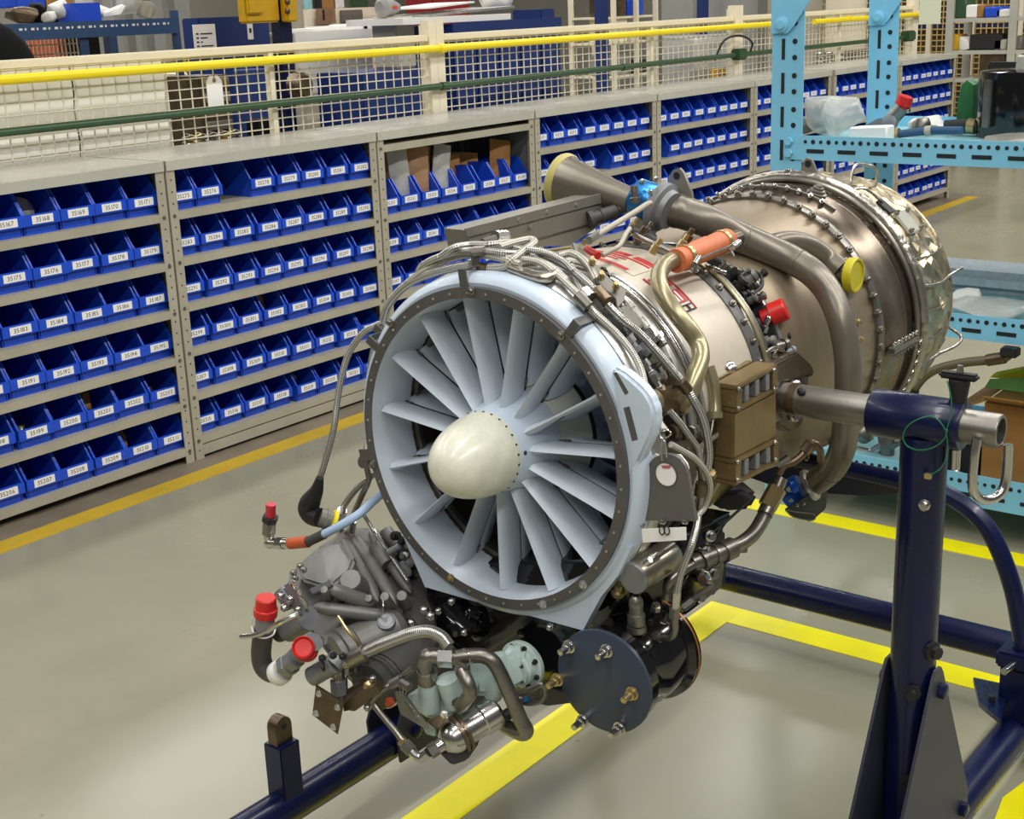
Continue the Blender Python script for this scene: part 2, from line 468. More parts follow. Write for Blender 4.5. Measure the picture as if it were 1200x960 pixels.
BM = {w: bin_mesh(w).mesh('bin_body', V((0, 0, 0)), BIN) for w in (.108, .096)}
CARDM = M().box(-.034, .034, -.0062, -.005, .0305, .0535).mesh('card', V((0, 0, 0)), CARD)
RIV = M().lathe((0, 0, 0), (0, 0, 1), [(0, .0065), (.003, .005), (.0042, .0)], 8).mesh('rivet', V((0, 0, 0)), STEELD)
CONT = {}
for ui in range(8):
    x0 = (ui-1)*W+.004; x1 = ui*W-.004
    if ui == 5: x1 -= .03
    if ui == 0: x0 += .0
    root = thing('shelving_unit', UNIT_LAB[ui], 'shelving', ((x0+x1)/2, .185, 0), 'grey shelving units along the aisle')
    pw = .032
    for px in (x0, x1-pw):
        for py in (0, .37):
            m = M(); ins = x0 if px == x0 else x1-.003
            if py == 0:
                m.box(px, px+pw, 0, .003, 0, H-.001); m.box(ins, ins+.003, .003, .035, 0, H-.003)
                for k in range(26): m.lathe((px+pw/2, .0008, .03+k*.036), (0, -1, 0), [(0, .0032), (.001, .0032)], 6)
            else:
                m.box(px, px+pw, .367, .37, 0, H-.003); m.box(ins, ins+.003, .335, .367, 0, H-.003)
            p = m.build('post', SHELF, root)
            if py == 0:
                p.data.materials.append(SLOT)
                n0 = len(p.data.polygons)
                for poly in p.data.polygons:
                    if poly.index >= 12: poly.material_index = 1
    tp = M(); tp.box(x0, x1, -.002, .375, H-.004, H); tp.box(x0+.0005, x1-.0005, -.0045, -.002, H-.03, H-.0002)
    tp.build('top_panel', SHTOP, root)
    M().box(x0+.004, x1-.004, .3705, .3725, .03, H-.006).build('back_panel', SHBACK, root)
    for xs in ((x0+.0035, x0+.005), (x1-.005, x1-.0035)):
        M().box(xs[0], xs[1], .036, .334, .05, H-.008).build('side_panel', SHBACK, root)
    if ui == 0: lev = [.797-.149*k for k in range(6)]
    else: lev = [.797-.1445*k for k in range(6)]
    rows = lev[:]
    if ui == 2: lev = [.905]+lev[1:]; rows = [None]+rows[1:]
    for z in lev:
        s = M(); s.box(x0+.006, x1-.006, .004, .366, z-.003, z); s.box(x0+pw+.0005, x1-pw-.0005, .0, .004, z-.025, z)
        s.box(x0+.006, x1-.006, .362, .366, z-.025, z-.003)
        sh = s.build('shelf', SHELF, root)
        for xx in (x0+pw/2, x1-pw/2):
            inst('rivet', RIV, sh, (xx, -.0005, z-.012), (0, -1, 0))
    if ui in (1, 2):
        k = M(); k.box(x0+pw+.001, x1-pw-.001, .0005, .004, .012, .0455)
        k.build('kick_plate', SHELF, root)
    # bins
    nb = 8; pitch = (x1-x0-.02)/nb if ui else .1165
    bw = .108 if ui == 0 else .096
    for r, z in enumerate(rows):
        if z is None: continue
        for c in range(nb):
            if ui == 0 and c < 1: continue
            if (ui, r, c) in ((1, 0, 2), (3, 1, 4), (4, 1, 0), (5, 2, 2)): continue
            cx = x1-.012-pitch*(nb-c-.5) if ui == 0 else x0+.01+pitch*(c+.5)
            rr = random.Random(ui*100+r*10+c)
            jy = .016+rr.uniform(0, .012); jx = rr.uniform(-.003, .003)
            if r == 5 and ui == 0: jy = .014
            b = thing('parts_bin', 'blue parts bin, %s row down, %s from the left, in the %s' % (ORDS[r], ORDS[c], UNAME[ui]), 'bin', (cx+jx, jy, z+.0005), 'blue parts bins in the '+UNAME[ui])
            inst('hopper', BM[bw], b, b.location)
            cd = inst('label_card', CARDM, b, b.location)
            num = {0: 35164+8*r+c, 1: 35275+8*r+c}.get(ui, 35275+48*(ui-1)+8*r+c)
            mm, wtxt = write(str(num), (0, 0, 0), (1, 0, 0), (0, 0, 1), .0125)
            o = V((cx+jx-wtxt/2, jy-.0065, z+.0005+.0358))
            mm.v = [p+o for p in mm.v]
            t = bpy.data.objects.new('lettering', mm.mesh('lettering', b.location, INK, fix=False)); COL.objects.link(t); t.parent = cd
            ORG[t.name] = b.location.copy()
            CONT[(ui, r, c)] = (cx+jx, jy, z)

# things lying in bins
def lump(name, lab, cat, m_, key, w=.07, h=.07, d=.1, tilt=0, sh=0, group=None):
    cx, cy, cz = CONT[key]; rr = random.Random(str(key)); pts = []
    for k in range(26):
        a = rr.uniform(0, 2*pi); q = rr.uniform(-1, 1); k2 = sqrt(1-q*q)
        f = rr.uniform(.8, 1.05)
        pts.append((cx+sh+k2*cos(a)*w/2*f, cy+.06+d/2+k2*sin(a)*d/2*f, cz+.006+h/2+q*h/2*f))
    return simple(name, m_, lab, cat, M().hull(pts, .003, 1), group)
lump('plastic_bag', 'clear crumpled plastic bag in a bin of the top row of the left edge unit', 'bag', CLEAR, (0, 0, 4), .09, .1, .1)
lump('brown_part', 'small brown part lying in the top row bin at the left upright', 'part', KRAFT, (0, 0, 7), .07, .05, .07)
lump('brown_part', 'small brown bag in the second row bin beside the left upright', 'part', KRAFTP, (0, 1, 7), .06, .06, .1)
lump('metal_part', 'small dark metal parts in a second row bin of the left edge unit', 'part', STEELD, (0, 1, 6), .06, .04, .06)
lump('brown_part', 'brown wrapped part in the fifth row bin, left edge unit', 'part', KRAFT, (0, 4, 5), .08, .085, .1)
lump('metal_part', 'grey part in the fifth row bin at the very left of the picture', 'part', STEELD, (0, 4, 3), .06, .05, .08)
lump('brown_part', 'orange brown envelope corner in the bottom row bin, left edge unit', 'part', KRAFT, (0, 5, 6), .03, .09, .1)
lump('metal_part', 'small grey part in the fifth row bin beside the left upright', 'part', STEELD, (0, 4, 7), .04, .06, .06)
lump('plastic_bag', 'frosted bag in the third row bin of the second unit', 'bag', CLEAR, (1, 2, 3), .06, .085, .09)
lump('plastic_bag', 'bag of brown parts in the fourth row bin of the second unit', 'bag', KRAFTP, (1, 3, 3), .075, .1, .09)
lump('plastic_bag', 'clear bag in the fourth row bin, second unit, near the left upright', 'bag', CLEAR, (1, 3, 1), .05, .07, .08)
lump('brown_part', 'brown card in the fourth row third bin of the second unit', 'part', KRAFT, (1, 3, 2), .06, .045, .03)
lump('plastic_bag', 'grey bag in the bottom row bin of the second unit', 'bag', CLEAR, (1, 5, 4), .075, .08, .1)
lump('plastic_bag', 'small pale bag in the fifth row bin of the second unit', 'bag', CLEAR, (1, 4, 5), .05, .06, .06)
lump('brown_part', 'brown part in a third row bin of the third unit', 'part', KRAFTP, (2, 2, 1), .06, .06, .08)
lump('plastic_bag', 'clear bag of yellow labels in a third row bin of the third unit', 'bag', KRAFTP, (2, 2, 4), .07, .115, .06)
lump('white_box', 'stack of small white cartons in the first envelope bin', 'box', WHITE, (2, 1, 0), .05, .09, .06, sh=-.02)
lump('brown_part', 'brown part in the bin under the mouth of the horn', 'part', KRAFTP, (3, 1, 3), .06, .06, .06)
# envelopes standing in the tall bay of the third unit
def envelope(key, m_, lab, w, h, lean, dy, cat='envelope', sh=0):
    cx, cy, cz = CONT[key]; t = .03
    b = V((cx+sh, cy+.05+dy, cz+.006)); up = V((lean, .10, 1)).normalized(); xx = V((.96, -.28, 0)).normalized()
    xx = (xx-up*xx.dot(up)).normalized(); n = xx.cross(up)
    m = M(); g = []
    for i in range(5):
        for j in range(7):
            u = i/4-.5; q = j/6
            bulge = .5*(1-(2*u)**2)*(1-(2*q-1)**2)
            g.append((b+xx*u*w*(1-.25*max(0, q-.8)/.2*0)+up*q*h, bulge))
    fr = [p+n*(.002+t*k) for p, k in g]; bk = [p-n*(.002+t*k) for p, k in g]
    fs = [(i*7+j, (i+1)*7+j, (i+1)*7+j+1, i*7+j+1) for i in range(4) for j in range(6)]
    rim = [j for j in range(7)]+[i*7+6 for i in range(1, 5)]+[28+j for j in range(5, -1, -1)]+[i*7 for i in range(3, 0, -1)]
    N = 35
    m.add(fr+bk, fs+[tuple(N+k for k in f[::-1]) for f in fs]+[(rim[k], rim[(k+1) % len(rim)], N+rim[(k+1) % len(rim)], N+rim[k]) for k in range(len(rim))])
    return simple('envelope', m_, lab, cat, m, 'envelopes standing in the third shelving unit')
envelope((2, 1, 0), KRAFTP, 'plastic wrapped brown envelope nearest the left upright of the third unit', .16, .215, .0, .08, sh=.075)
envelope((2, 1, 1), CLEAR, 'clear crumpled plastic bag bulging in front of the leftmost envelope', .085, .215, -.02, .0, sh=.02)
envelope((2, 1, 2), KRAFTP, 'brown envelope in glossy plastic, second from the left in the tall bay', .1, .215, .16, .0, sh=-.02)
envelope((2, 1, 2), KRAFT, 'orange kraft envelope leaning right behind a clear sleeve', .12, .215, .25, .06, sh=.03)
envelope((2, 1, 3), CLEAR, 'clear plastic sleeve leaning right in the middle of the tall bay', .075, .215, .3, .0, sh=-.01)
envelope((2, 1, 4), KRAFT, 'short kraft envelope in the middle of the tall bay', .13, .155, .05, .06, sh=.01)
envelope((2, 1, 5), KRAFT, 'dark kraft envelope behind the sixth bin of the tall bay', .12, .15, .15, .09, sh=.03)
envelope((2, 1, 7), KRAFT, 'tall kraft envelope leaning at the right end of the bay', .1, .19, .2, .01, sh=-.06)

# ================================================================== GUARD FENCE AND PIPES
fy = .42
fence = thing('mesh_fence', 'cream painted guard fence of wire mesh behind the grey shelving', 'fence', (3, fy, 0))
FP = [-.84, 1.70, 4.24, 6.74]
for x in FP:
    m = M(); m.box(x, x+.045, fy-.02, fy+.025, 0, 1.318); m.box(x+.047, x+.092, fy-.02, fy+.025, 0, 1.318)
    m.box(x-.004, x+.096, fy+.0255, fy+.031, .2, 1.3)
    m.build('fence_post', CREAM, fence)
for i in range(3):
    a = FP[i]+.093; b = FP[i+1]-.001
    M().bbox(a, b, fy-.017, fy+.02, 1.234, 1.262, .004).build('top_rail', CREAM, fence)
    xm = (.84, B(762, 60, fy).x, 5.6)[i]
    M().box(xm-.011, xm+.011, fy-.012, fy+.014, .05, 1.232).build('mid_stile', CREAM, fence)
    M().box(a, b, fy-.012, fy+.014, .2, .225).build('bottom_rail', CREAM, fence)
    m = M(); n = int((b-a)/.05)
    for k in range(1, n):
        x = a+(b-a)*k/n; m.box(x-.0019, x+.0019, fy-.002, fy+.0015, .22, 1.236)
    z = .24
    while z < 1.232: m.box(a, b, fy-.0055, fy-.002, z-.0019, z+.0019); z += .033
    m.build('wire_mesh', WIRE, fence, kind='stuff')
M().bbox(FP[0]-3, FP[0]-.001, fy-.017, fy+.02, 1.234, 1.262, .004).build('top_rail', CREAM, fence)
yp = thing('yellow_pipe', 'bright yellow pipe running along the front of the fence rail', 'pipe', (3, fy-.05, 1.2))
M().tube([(-3.5, fy-.05, 1.207), (4.95, fy-.05, 1.207)], .0155, 12).build('tube', YPIPE, yp)
M().tube([(5.15, fy-.05, 1.203), (6.9, fy-.05, 1.200)], .0155, 12).build('tube', YPIPE, yp)
for x in (1.74, 5.62, 6.05): M().tube([(x-.02, fy-.05, 1.206), (x+.02, fy-.05, 1.206)], .0185, 12).build('coupling', YPIPE, yp)
for x in FP[1:]: M().box(x+.03, x+.06, fy-.05, fy-.02, 1.19, 1.225).build('pipe_clip', CREAM, yp)
gp = thing('green_pipe', 'dark green pipe running along the fence below the yellow pipe', 'pipe', (3, fy-.045, 1.05))
M().tube([(-3.5, fy-.045, 1.053), (4.3, fy-.045, 1.058)], .013, 12).build('tube', GPIPE, gp)
M().tube([(4.3, fy-.045, 1.058), (6.7, fy-.045, 1.058)], .013, 12).build('tube', GPIPE, gp)
for x in (1.75, 3.1): M().tube([(x-.02, fy-.045, 1.056), (x+.02, fy-.045, 1.056)], .017, 12).build('coupling', GPIPE, gp)
M().bbox(4.19, 4.29, fy-.075, fy-.021, 1.03, 1.09, .008).build('junction_box', GPIPE, gp)
M().bbox(6.52, 6.66, fy-.08, fy-.021, 1.03, 1.1, .01).build('junction_box', GPIPE, gp)
M().tube([(4.0, fy-.03, 1.04), (4.05, fy-.06, 1.14), (4.2, fy-.07, 1.16), (4.36, fy-.06, 1.12), (4.36, fy-.05, 1.06)], .006, 6).build('cable', MBLACK, gp)
# hang tag on the mesh
q = B(250, 90, fy-.012)
ht = thing('hang_tag', 'white paper hang tag wired to the fence mesh above the green pipe', 'tag', (q.x, fy-.012, q.z-.1))
poly = [(q.x-.035, q.z-.1), (q.x+.035, q.z-.1), (q.x+.035, q.z-.015), (q.x+.018, q.z+.004), (q.x-.018, q.z+.004), (q.x-.035, q.z-.015)]
M().prism([(a, fy-.0135, b) for a, b in poly], (0, .0012, 0)).build('card', TAG, ht)
M().lathe((q.x, fy-.0138, q.z-.012), (0, -1, 0), [(0, .008), (.0012, .008)], 12).build('reinforcing_ring', BRASS, ht)
M().tube([(q.x, fy-.014, q.z-.012), (q.x, fy-.016, q.z+.02), (q.x-.005, fy-.008, q.z+.05)], .001, 6).build('tag_wire', STEELD, ht)

# ================================================================== BEHIND THE FENCE
def front_box(name, lab, cat, u0, v0, u1, Y, depth, m_, z0=0, z1=None, group=None, bev=.004):
    a = B(u0, v0, Y+depth); b = B(u1, v0, Y); zt_ = z1 if z1 else B(u1, v0, Y).z
    return simple(name, m_, lab, cat, M().bbox(a.x, b.x, Y, Y+depth, z0, zt_, bev, 1), group)
# translucent white boards leaning on the mesh
for i, (u0, u1, v) in enumerate(((-14, 84, 92), (86, 192, 84))):
    a = B(u0, v, .47); b = B(u1, v, .47); m = M(); N = 14; pts = []
    for k in range(N+1):
        z = .55+(a.z+.03-.55)*k/N; dy = .006*sin(k*1.9)
        pts.append((.465+.012+dy, z))
    vs = [(x, y, z) for x in (a.x, b.x) for y, z in pts]+[(x, y+.006, z) for x in (a.x, b.x) for y, z in pts]
    n = N+1
    fs = [(k, n+k, n+k+1, k+1) for k in range(N)]+[(2*n+k, 2*n+k+1, 3*n+k+1, 3*n+k) for k in range(N)]
    fs += [(k, k+1, 2*n+k+1, 2*n+k) for k in range(N)]+[(n+k, 3*n+k, 3*n+k+1, n+k+1) for k in range(N)]+[(0, 2*n, 3*n, n), (N, n+N, 3*n+N, 2*n+N)]
    simple('plastic_sheet', SHEETW, ('white wavy plastic sheet behind the mesh at the left edge', 'white wavy plastic sheet behind the mesh left of the hang tag')[i], 'sheet', M().add(vs, fs), 'white sheets behind the fence')
# black chair back at the left edge
a = B(12, 40, .75)
ch = thing('office_chair', 'black padded chair back rising behind the fence at the left edge', 'chair', (a.x, .8, 0))
M().ball((a.x-.08, .82, a.z-.16), .22, 20, (1, .3, 1.0)).build('backrest', DEEPB, ch)
M().cyl((a.x-.08, .85, .1), (a.x-.08, .85, a.z-.3), .03).build('column', DEEPB, ch)
for k in range(5):
    M().cyl((a.x-.08, .85, .1), (a.x-.08+.24*cos(k*1.257), .85+.24*sin(k*1.257), .03), .02).build('leg', DEEPB, ch)
M().bbox(a.x-.28, a.x+.12, .62, 1.0, .42, .5, .03).build('seat', DEEPB, ch)
# blue slotted rack with clutter
RK = 2.1
a = B(14, 27, RK); b = B(209, 24, RK); zb = B(110, 34, RK).z
rk = thing('blue_slotted_rack', 'dark blue slotted steel bench rack at upper left loaded with odds and ends', 'rack', ((a.x+b.x)/2, RK, 0))
m = M().box(a.x-1.2, b.x, RK, RK+.02, zb-.036, zb+.036)
m.build('front_beam', STEELBL, rk)
m = M(); x = a.x+.03
while x < b.x-.05: m.box(x, x+.016, RK-.002, RK, zb+.006, zb+.016); m.box(x+.028, x+.036, RK-.002, RK, zb+.006, zb+.016); m.box(x, x+.03, RK-.002, RK, zb-.016, zb-.009) if int(x*50) % 3 == 0 else None; x += .06
m.build('beam_slots', WHITE, rk, kind='stuff')
M().box(a.x-1.2, b.x, RK+.02, RK+.6, zb+.01, zb+.03).build('deck', STEELD, rk)
for u, zt_ in ((95, zb-.04), (205, zb+.07)): q = B(u, 30, RK); M().box(q.x, q.x+.045, RK+.021, RK+.03, 0, zt_).build('post', STEELBL, rk)
for u in (97, 208): q = B(u, 30, RK); M().box(q.x, q.x+.05, RK+.55, RK+.6, 0, zb-.04).build('post', STEELBL, rk)
def blob(name, lab, cat, u, v, Y, w, h, m_, d=None, seed=0, group=None, z0=None, n=26, bev=.004):
    c = B(u, v, Y); rr = random.Random(seed+int(u)); d = d or w; pts = []
    zb_ = z0 if z0 is not None else c.z-h/2
    for k in range(n):
        a_ = rr.uniform(0, 2*pi); q_ = rr.uniform(-1, 1); k2 = sqrt(1-q_*q_)**.5; f = rr.uniform(.75, 1.05)
        pts.append((c.x+k2*cos(a_)*w/2*f, c.y+k2*sin(a_)*d/2*f, max(zb_, zb_+h/2+q_*h/2*f)))
    return simple(name, m_, lab, cat, M().hull(pts, bev, 1), group)
zd = zb+.031
blob('plastic_bag', 'white crumpled bag on the blue rack beside the little blue bin', 'bag', 70, 20, RK+.2, .14, .11, WHITE, z0=zd)
blob('plastic_bag', 'small white bag on the blue rack beside the cable reel', 'bag', 58, 22, RK+.15, .08, .06, WHITE, z0=zd, seed=5)
blob('plastic_bag', 'white bag on the blue rack right of the little blue bin', 'bag', 116, 18, RK+.2, .12, .09, WHITE, z0=zd)
blob('carton', 'white flat carton on the blue rack before the tall clear bag', 'box', 134, 18, RK+.1, .13, .09, WHITE, z0=zd, n=9)
blob('plastic_bag', 'clear crumpled bag standing tall on the blue rack', 'bag', 152, 10, RK+.25, .16, .2, CLEAR, z0=zd)
blob('carton', 'small torn grey carton at the right end of the blue rack', 'box', 172, 17, RK+.2, .12, .1, SHELF, z0=zd, n=9)
blob('cable_drum', 'dark cable reel on the left part of the blue rack', 'reel', 45, 21, RK+.2, .09, .1, DEEPB, z0=zd)
blob('metal_part', 'small brown machine parts at the left end of the blue rack', 'part', 26, 24, RK+.2, .16, .09, BROWN, z0=zd)
a = B(84, 20, RK+.1); a2 = B(111, 20, RK+.1)
simple('tote_box', BIN, 'open bright blue tote box holding clear bags on the blue rack', 'box', M().box(a.x, a2.x, RK+.05, RK+.055, zd, zd+.085).box(a.x, a2.x, RK+.2, RK+.205, zd, zd+.085).box(a.x, a.x+.005, RK+.056, RK+.199, zd, zd+.085).box(a2.x-.005, a2.x, RK+.056, RK+.199, zd, zd+.085).box(a.x+.006, a2.x-.006, RK+.056, RK+.199, zd, zd+.004))
blob('plastic_bag', 'clear bag sticking out of the bright blue tote box', 'bag', 98, 8, RK+.12, .1, .15, CLEAR, z0=zd+.01)
front_box('dark_machine', 'dark machine casing behind the blue rack', 'machine', 30, 8, 112, 3.1, .3, DEEPB, z1=B(60, 8, 3.1).z)  # casing in one even deep black
for k, (u, m_) in enumerate(((10, BIN), (46, BIN), (78, KRAFT))):
    if not k: continue
    c = B(u, 9, 3.05); simple('carton', m_, ('blue carton at the far left behind the rack', 'blue carton on the dark machine behind the rack', 'kraft carton on the dark machine behind the rack')[k], 'box', M().bbox(c.x-.09, c.x+.09, 3.11, 3.3, B(60, 8, 3.1).z+.001, B(60, 8, 3.1).z+.09, .005) if k else M().bbox(c.x-.09, c.x+.09, 2.8, 3.0, 0, c.z, .005))
a = B(32, 45, RK+.6); a2 = B(93, 45, RK+.6)
cr = thing('wire_crate', 'cream wire crate with orange goods under the blue rack', 'crate', ((a.x+a2.x)/2, RK+.9, 0))
m = M(); YC0 = RK+.62
for k in range(14): x = a.x+(a2.x-a.x)*k/13; m.box(x-.003, x+.003, YC0, YC0+.006, .5, zb+.03)
for k in range(20): z = .5+(zb+.02-.5)*k/19; m.box(a.x, a2.x, YC0-.006, YC0, z-.003, z+.003)
m.build('wire_front', WIRE, cr, kind='stuff')
M().bbox(a.x+.2, a2.x-.05, YC0+.02, YC0+.3, .5, zb-.0, .01).build('orange_goods', ORANGE2, cr)
M().box(a.x, a2.x, YC0+.01, YC0+.4, .45, .495).build('base', SHELF, cr)
for k in (0, 1):
    for j in (0, 1): xx = a.x+.02 if k else a2.x-.06; M().box(xx, xx+.04, YC0+.02+j*.3, YC0+.06+j*.3, 0, .449).build('leg', SHELF, cr)
# tall grey lockers / doors behind
for i, (u0, u1) in enumerate(((118, 140), (142, 162), (164, 190), (192, 222))):
    front_box('grey_locker', ['far left', 'left middle', 'right middle', 'far right'][i]+' one of the tall grey lockers behind the blue rack' if 0 else 'tall grey locker behind the blue rack, %s of four from the left' % ORDS[i], 'locker', u0+1, 0, u1, 4.2, .1, GREY8, z1=1.9, group='grey lockers')
for k, (u, m_) in enumerate(((224, YMACH), (237, WHITE), (250, SHTOP), (262, KRAFT), (272, WHITE))):
    c = B(u, 14, 3.0); simple('small_box', m_, '%s small box from the left on the bench behind the blue machine cabinet' % ORDS[k], 'box', M().bbox(c.x-.05, c.x+.05, 2.95, 3.05, 1.06, 1.06+(.1, .13, .2, .16, .2)[k], .004), 'small boxes on the far bench')
a = B(215, 20, 2.9); a2 = B(276, 20, 2.9)
fbn = thing('far_bench', 'pale far bench behind the blue machine cabinet', 'bench', ((a.x+a2.x)/2, 3, 0))
M().box(a.x, a2.x, 2.8, 3.4, 1.03, 1.059).build('top', CREAM, fbn)
for x in (a.x+.02, a2.x-.06): M().box(x, x+.04, 2.85, 3.3, 0, 1.029).build('leg', CREAM, fbn)
# blue machine panel with paper
YP = 1.7
a = B(212, 21, YP+.12); a2 = B(315, 17, YP); zp = B(260, 20, YP).z
mp = thing('machine_cabinet', 'dark blue machine cabinet with a printed notice on its front', 'cabinet', ((a.x+a2.x)/2, YP, 0))
M().bbox(a.x, a2.x, YP, YP+.12, 0, zp, .006).build('body', BLUECAB, mp)
q0 = B(225, 29, YP); q1 = B(254, 57, YP)
pp = M().box(q0.x, q1.x, YP-.0025, YP-.0005, q1.z-.03, q0.z).build('notice', TAG, mp, label='white printed notice')
m = M()
for k in range(7):
    z = q0.z-.045-.018*k
    m.box(q0.x+.015, q0.x+.03, YP-.0032, YP-.0026, z, z+.007); m.box(q0.x+.04, q1.x-.02-(k % 3)*.03, YP-.0032, YP-.0026, z, z+.006)
m.build('printed_lines', INK, pp, kind='stuff')
q0 = B(289, 28, YP); q1 = B(297, 46, YP)
pp = M().box(q0.x, q1.x, YP-.0025, YP-.0005, q1.z, q0.z).build('notice', TAG, mp, label='small white sticker')
M().box(q0.x+.01, q1.x-.01, YP-.0032, YP-.0026, q1.z+.03, q0.z-.02).build('printed_lines', INK, pp)
# hoist column
YH = 1.42
a = B(317, 20, YH+.06); a2 = B(341, 20, YH)
hc = thing('hoist_column', 'dark navy steel column with yellow clamp blocks behind the fence', 'column', ((a.x+a2.x)/2, YH, 0))
M().box(a.x, a2.x, YH, YH+.06, 0, 2.1).build('mast', NAVY, hc)
a3 = B(279, 28, YH+.05); M().bbox(a3.x, a.x-.004, YH-.01, YH+.05, B(300, 27, YH).z, 2.0, .008).build('clamp_block', YMACH, hc)
M().bbox(a3.x-.0, a3.x+.09, YH-.03, YH-.011, B(285, 17, YH).z, 2.0, .006).build('clamp_jaw', YMACH, hc)
a4 = B(329, 26, YH); a5 = B(343, 26, YH-.01); M().bbox(a4.x, a5.x, YH-.05, YH-.001, B(330, 26, YH-.02).z, 2.0, .006).build('clamp_block', YMACH, hc)
for v in (2, 13): q = B(336, v, YH-.05); M().lathe((q.x, YH-.051, q.z), (0, -1, 0), [(0, .014), (.008, .014), (.012, .006)], 10).build('bolt', BROWN, hc)
# dark bench with springs behind mesh
a = B(196, 104, 1.2); a2 = B(270, 104, 1.0)
db = thing('dark_bench', 'brown steel drawer bench behind the mesh below the hang tag', 'bench', ((a.x+a2.x)/2, 1.1, 0))
zt_ = B(230, 90, 1.0).z
M().bbox(a.x, a2.x, 1.0, 1.2, 0, zt_, .004).build('body', BROWN, db)
for k in range(6): M().bbox(a.x+.02, a2.x-.01, .99, .999, zt_-.05-.055*k, zt_-.012-.055*k, .003, 1).build('drawer', (BRONZE, SHEET)[k % 2], db)
for k in range(10):
    c = B(203+k*6.6, 146-(k % 2)*12, .9)
    simple('coil_spring', BRASS if k % 3 == 0 else STEELD, 'small coil spring stored behind the mesh, %s from the left' % (ORDS+['ninth', 'tenth'])[k], 'spring', M().tube([(c.x+.016*cos(j*.9), .8+(k % 2)*.07+.016*sin(j*.9), .8235+j*.0026) for j in range(44)], .004, 5, raw=True), 'coil springs behind the mesh')
qa, qb = B(190, 150, .9), B(274, 150, .9)
simple('spring_shelf', DEEPB, 'dark shelf carrying the coil springs behind the mesh', 'shelf', M().box(qa.x-.1, qb.x, .7, .95, .80, .819).box(qa.x-.08, qa.x-.04, .7, .95, 0, .80).box(qb.x-.06, qb.x-.02, .7, .95, 0, .80))
front_box('blue_cabinet', 'blue steel cabinet behind the mesh right of the hang tag', 'cabinet', 272, 80, 313, 1.25, .1, BLUECAB)
front_box('dark_motor', 'dark motor low behind the mesh left of the grinder', 'motor', 286, 120, 325, .75, .08, DEEPB, z1=.97)
# grinder and grey pedestal
c = B(350, 100, .8)
vg = thing('bench_grinder', 'brown round bench grinder on a grey pedestal behind the mesh', 'grinder', (c.x, .8, 0))
M().lathe((c.x, .76, c.z), (0, 1, 0), [(0, .04), (.01, .052), (.06, .052), (.07, .04)], 20).build('wheel_guard', BROWN, vg)
M().bbox(c.x-.03, c.x+.05, .74, .80, 0, c.z-.045, .004).build('pedestal', SHELF, vg)
# drawers, picture, papers, pegboard
a = B(343, 20, 2.75); a2 = B(358, 20, 2.6)
dr = thing('drawer_cabinet', 'pale grey drawer cabinet beside the hoist column', 'cabinet', ((a.x+a2.x)/2, 2.7, 0))
M().bbox(a.x, a2.x, 2.6, 2.75, 0, 1.7, .004).build('body', SHELF, dr)
for k in range(9): z = .1+k*.175; M().bbox(a.x+.01, a2.x-.01, 2.588, 2.599, z, z+.165, .003, 1).build('drawer', CYAND, dr)
YG = 1.62
a = B(343, 36, YG); a2 = B(432, 33, YG)
pb = thing('pegboard_bench', 'white perforated bench panel behind the fence with papers on top', 'bench', ((a.x+a2.x)/2, YG, 0))
zt = B(390, 36, YG).z
M().bbox(a.x, a2.x, YG, YG+.4, zt-.02, zt, .004).build('bench_top', SHTOP, pb)
M().box(a.x, a2.x, YG-.014, YG-.004, .6, zt-.002).build('perforated_panel', WHITE, pb)
m = M(); nx = 44
for i in range(nx):
    for j in range(16):
        x = a.x+.015+(a2.x-.02-a.x)*i/nx; z = .75+(zt-.05-.75)*j/16; m.box(x-.002, x+.002, YG-.0152, YG-.0141, z-.002, z+.002)
m.build('perforations', SHELF, pb, kind='stuff')
for x in (a.x+.01, a2.x-.06): M().box(x, x+.05, YG+.05, YG+.35, 0, .6).build('leg', SHELF, pb)
for i, (u, v, w) in enumerate(((358, 35, .16), (390, 32, .2), (416, 31, .18))):
    c = B(u, v, YG+.2); simple('paper_stack', TAG, ('white papers on the pegboard bench, left stack', 'white papers on the pegboard bench, middle stack', 'white papers on the pegboard bench, right stack')[i], 'paper', M().box(c.x-w/2, c.x+w/2, YG+.05, YG+.3, zt+.0005, zt+.014+.006*i), 'papers on the pegboard bench')
a = B(371, 10, 2.3); a2 = B(394, 27, 2.3)
pc = thing('framed_photo', 'small sepia landscape photo hanging above the papers', 'picture', (a.x, 2.3, a2.z))
M().box(a.x, a2.x, 2.3, 2.31, a2.z, a.z).build('print', mat('sepia_print', (172, 136, 104), rough=.5, var=.35, vscale=6), pc)
M().box((a.x+a2.x)/2-.03, (a.x+a2.x)/2-.015, 2.298, 2.2995, a2.z+.02, a2.z+.075).build('dark_figure', MBLACK, pc)
a = B(358, 11, 2.34); a2 = B(442, 11, 2.33)
ws = thing('partition_board', 'cream partition board behind the small photo', 'board', (a.x, 2.35, 0))
M().box(a.x, a2.x, 2.33, 2.36, .9, a.z).build('board', CREAM, ws)
for k in range(2): M().box(a.x+.1+k*.4, a.x+.15+k*.4, 2.33, 2.36, 0, .9).build('leg', CREAM, ws)
for k, (u, w, h, m_) in enumerate(((382, .1, .1, KRAFT), (398, .05, .06, WHITE), (420, .14, .12, GPIPE), (372, .05, .08, MBLACK))):
    c = B(u, 3, 2.345); simple('desk_item', m_, ('kraft carton', 'white cup', 'green bag', 'black case')[k]+' on top of the cream partition board', 'box', M().bbox(c.x-w/2, c.x+w/2, 2.331, 2.359, a.z+.0005, a.z+h, .004))
c = B(412, 18, 2.32); simple('grey_screen', SHEET, 'small grey screen hanging on the cream partition board', 'screen', M().bbox(c.x-.09, c.x+.09, 2.315, 2.329, c.z-.04, c.z+.03, .004))
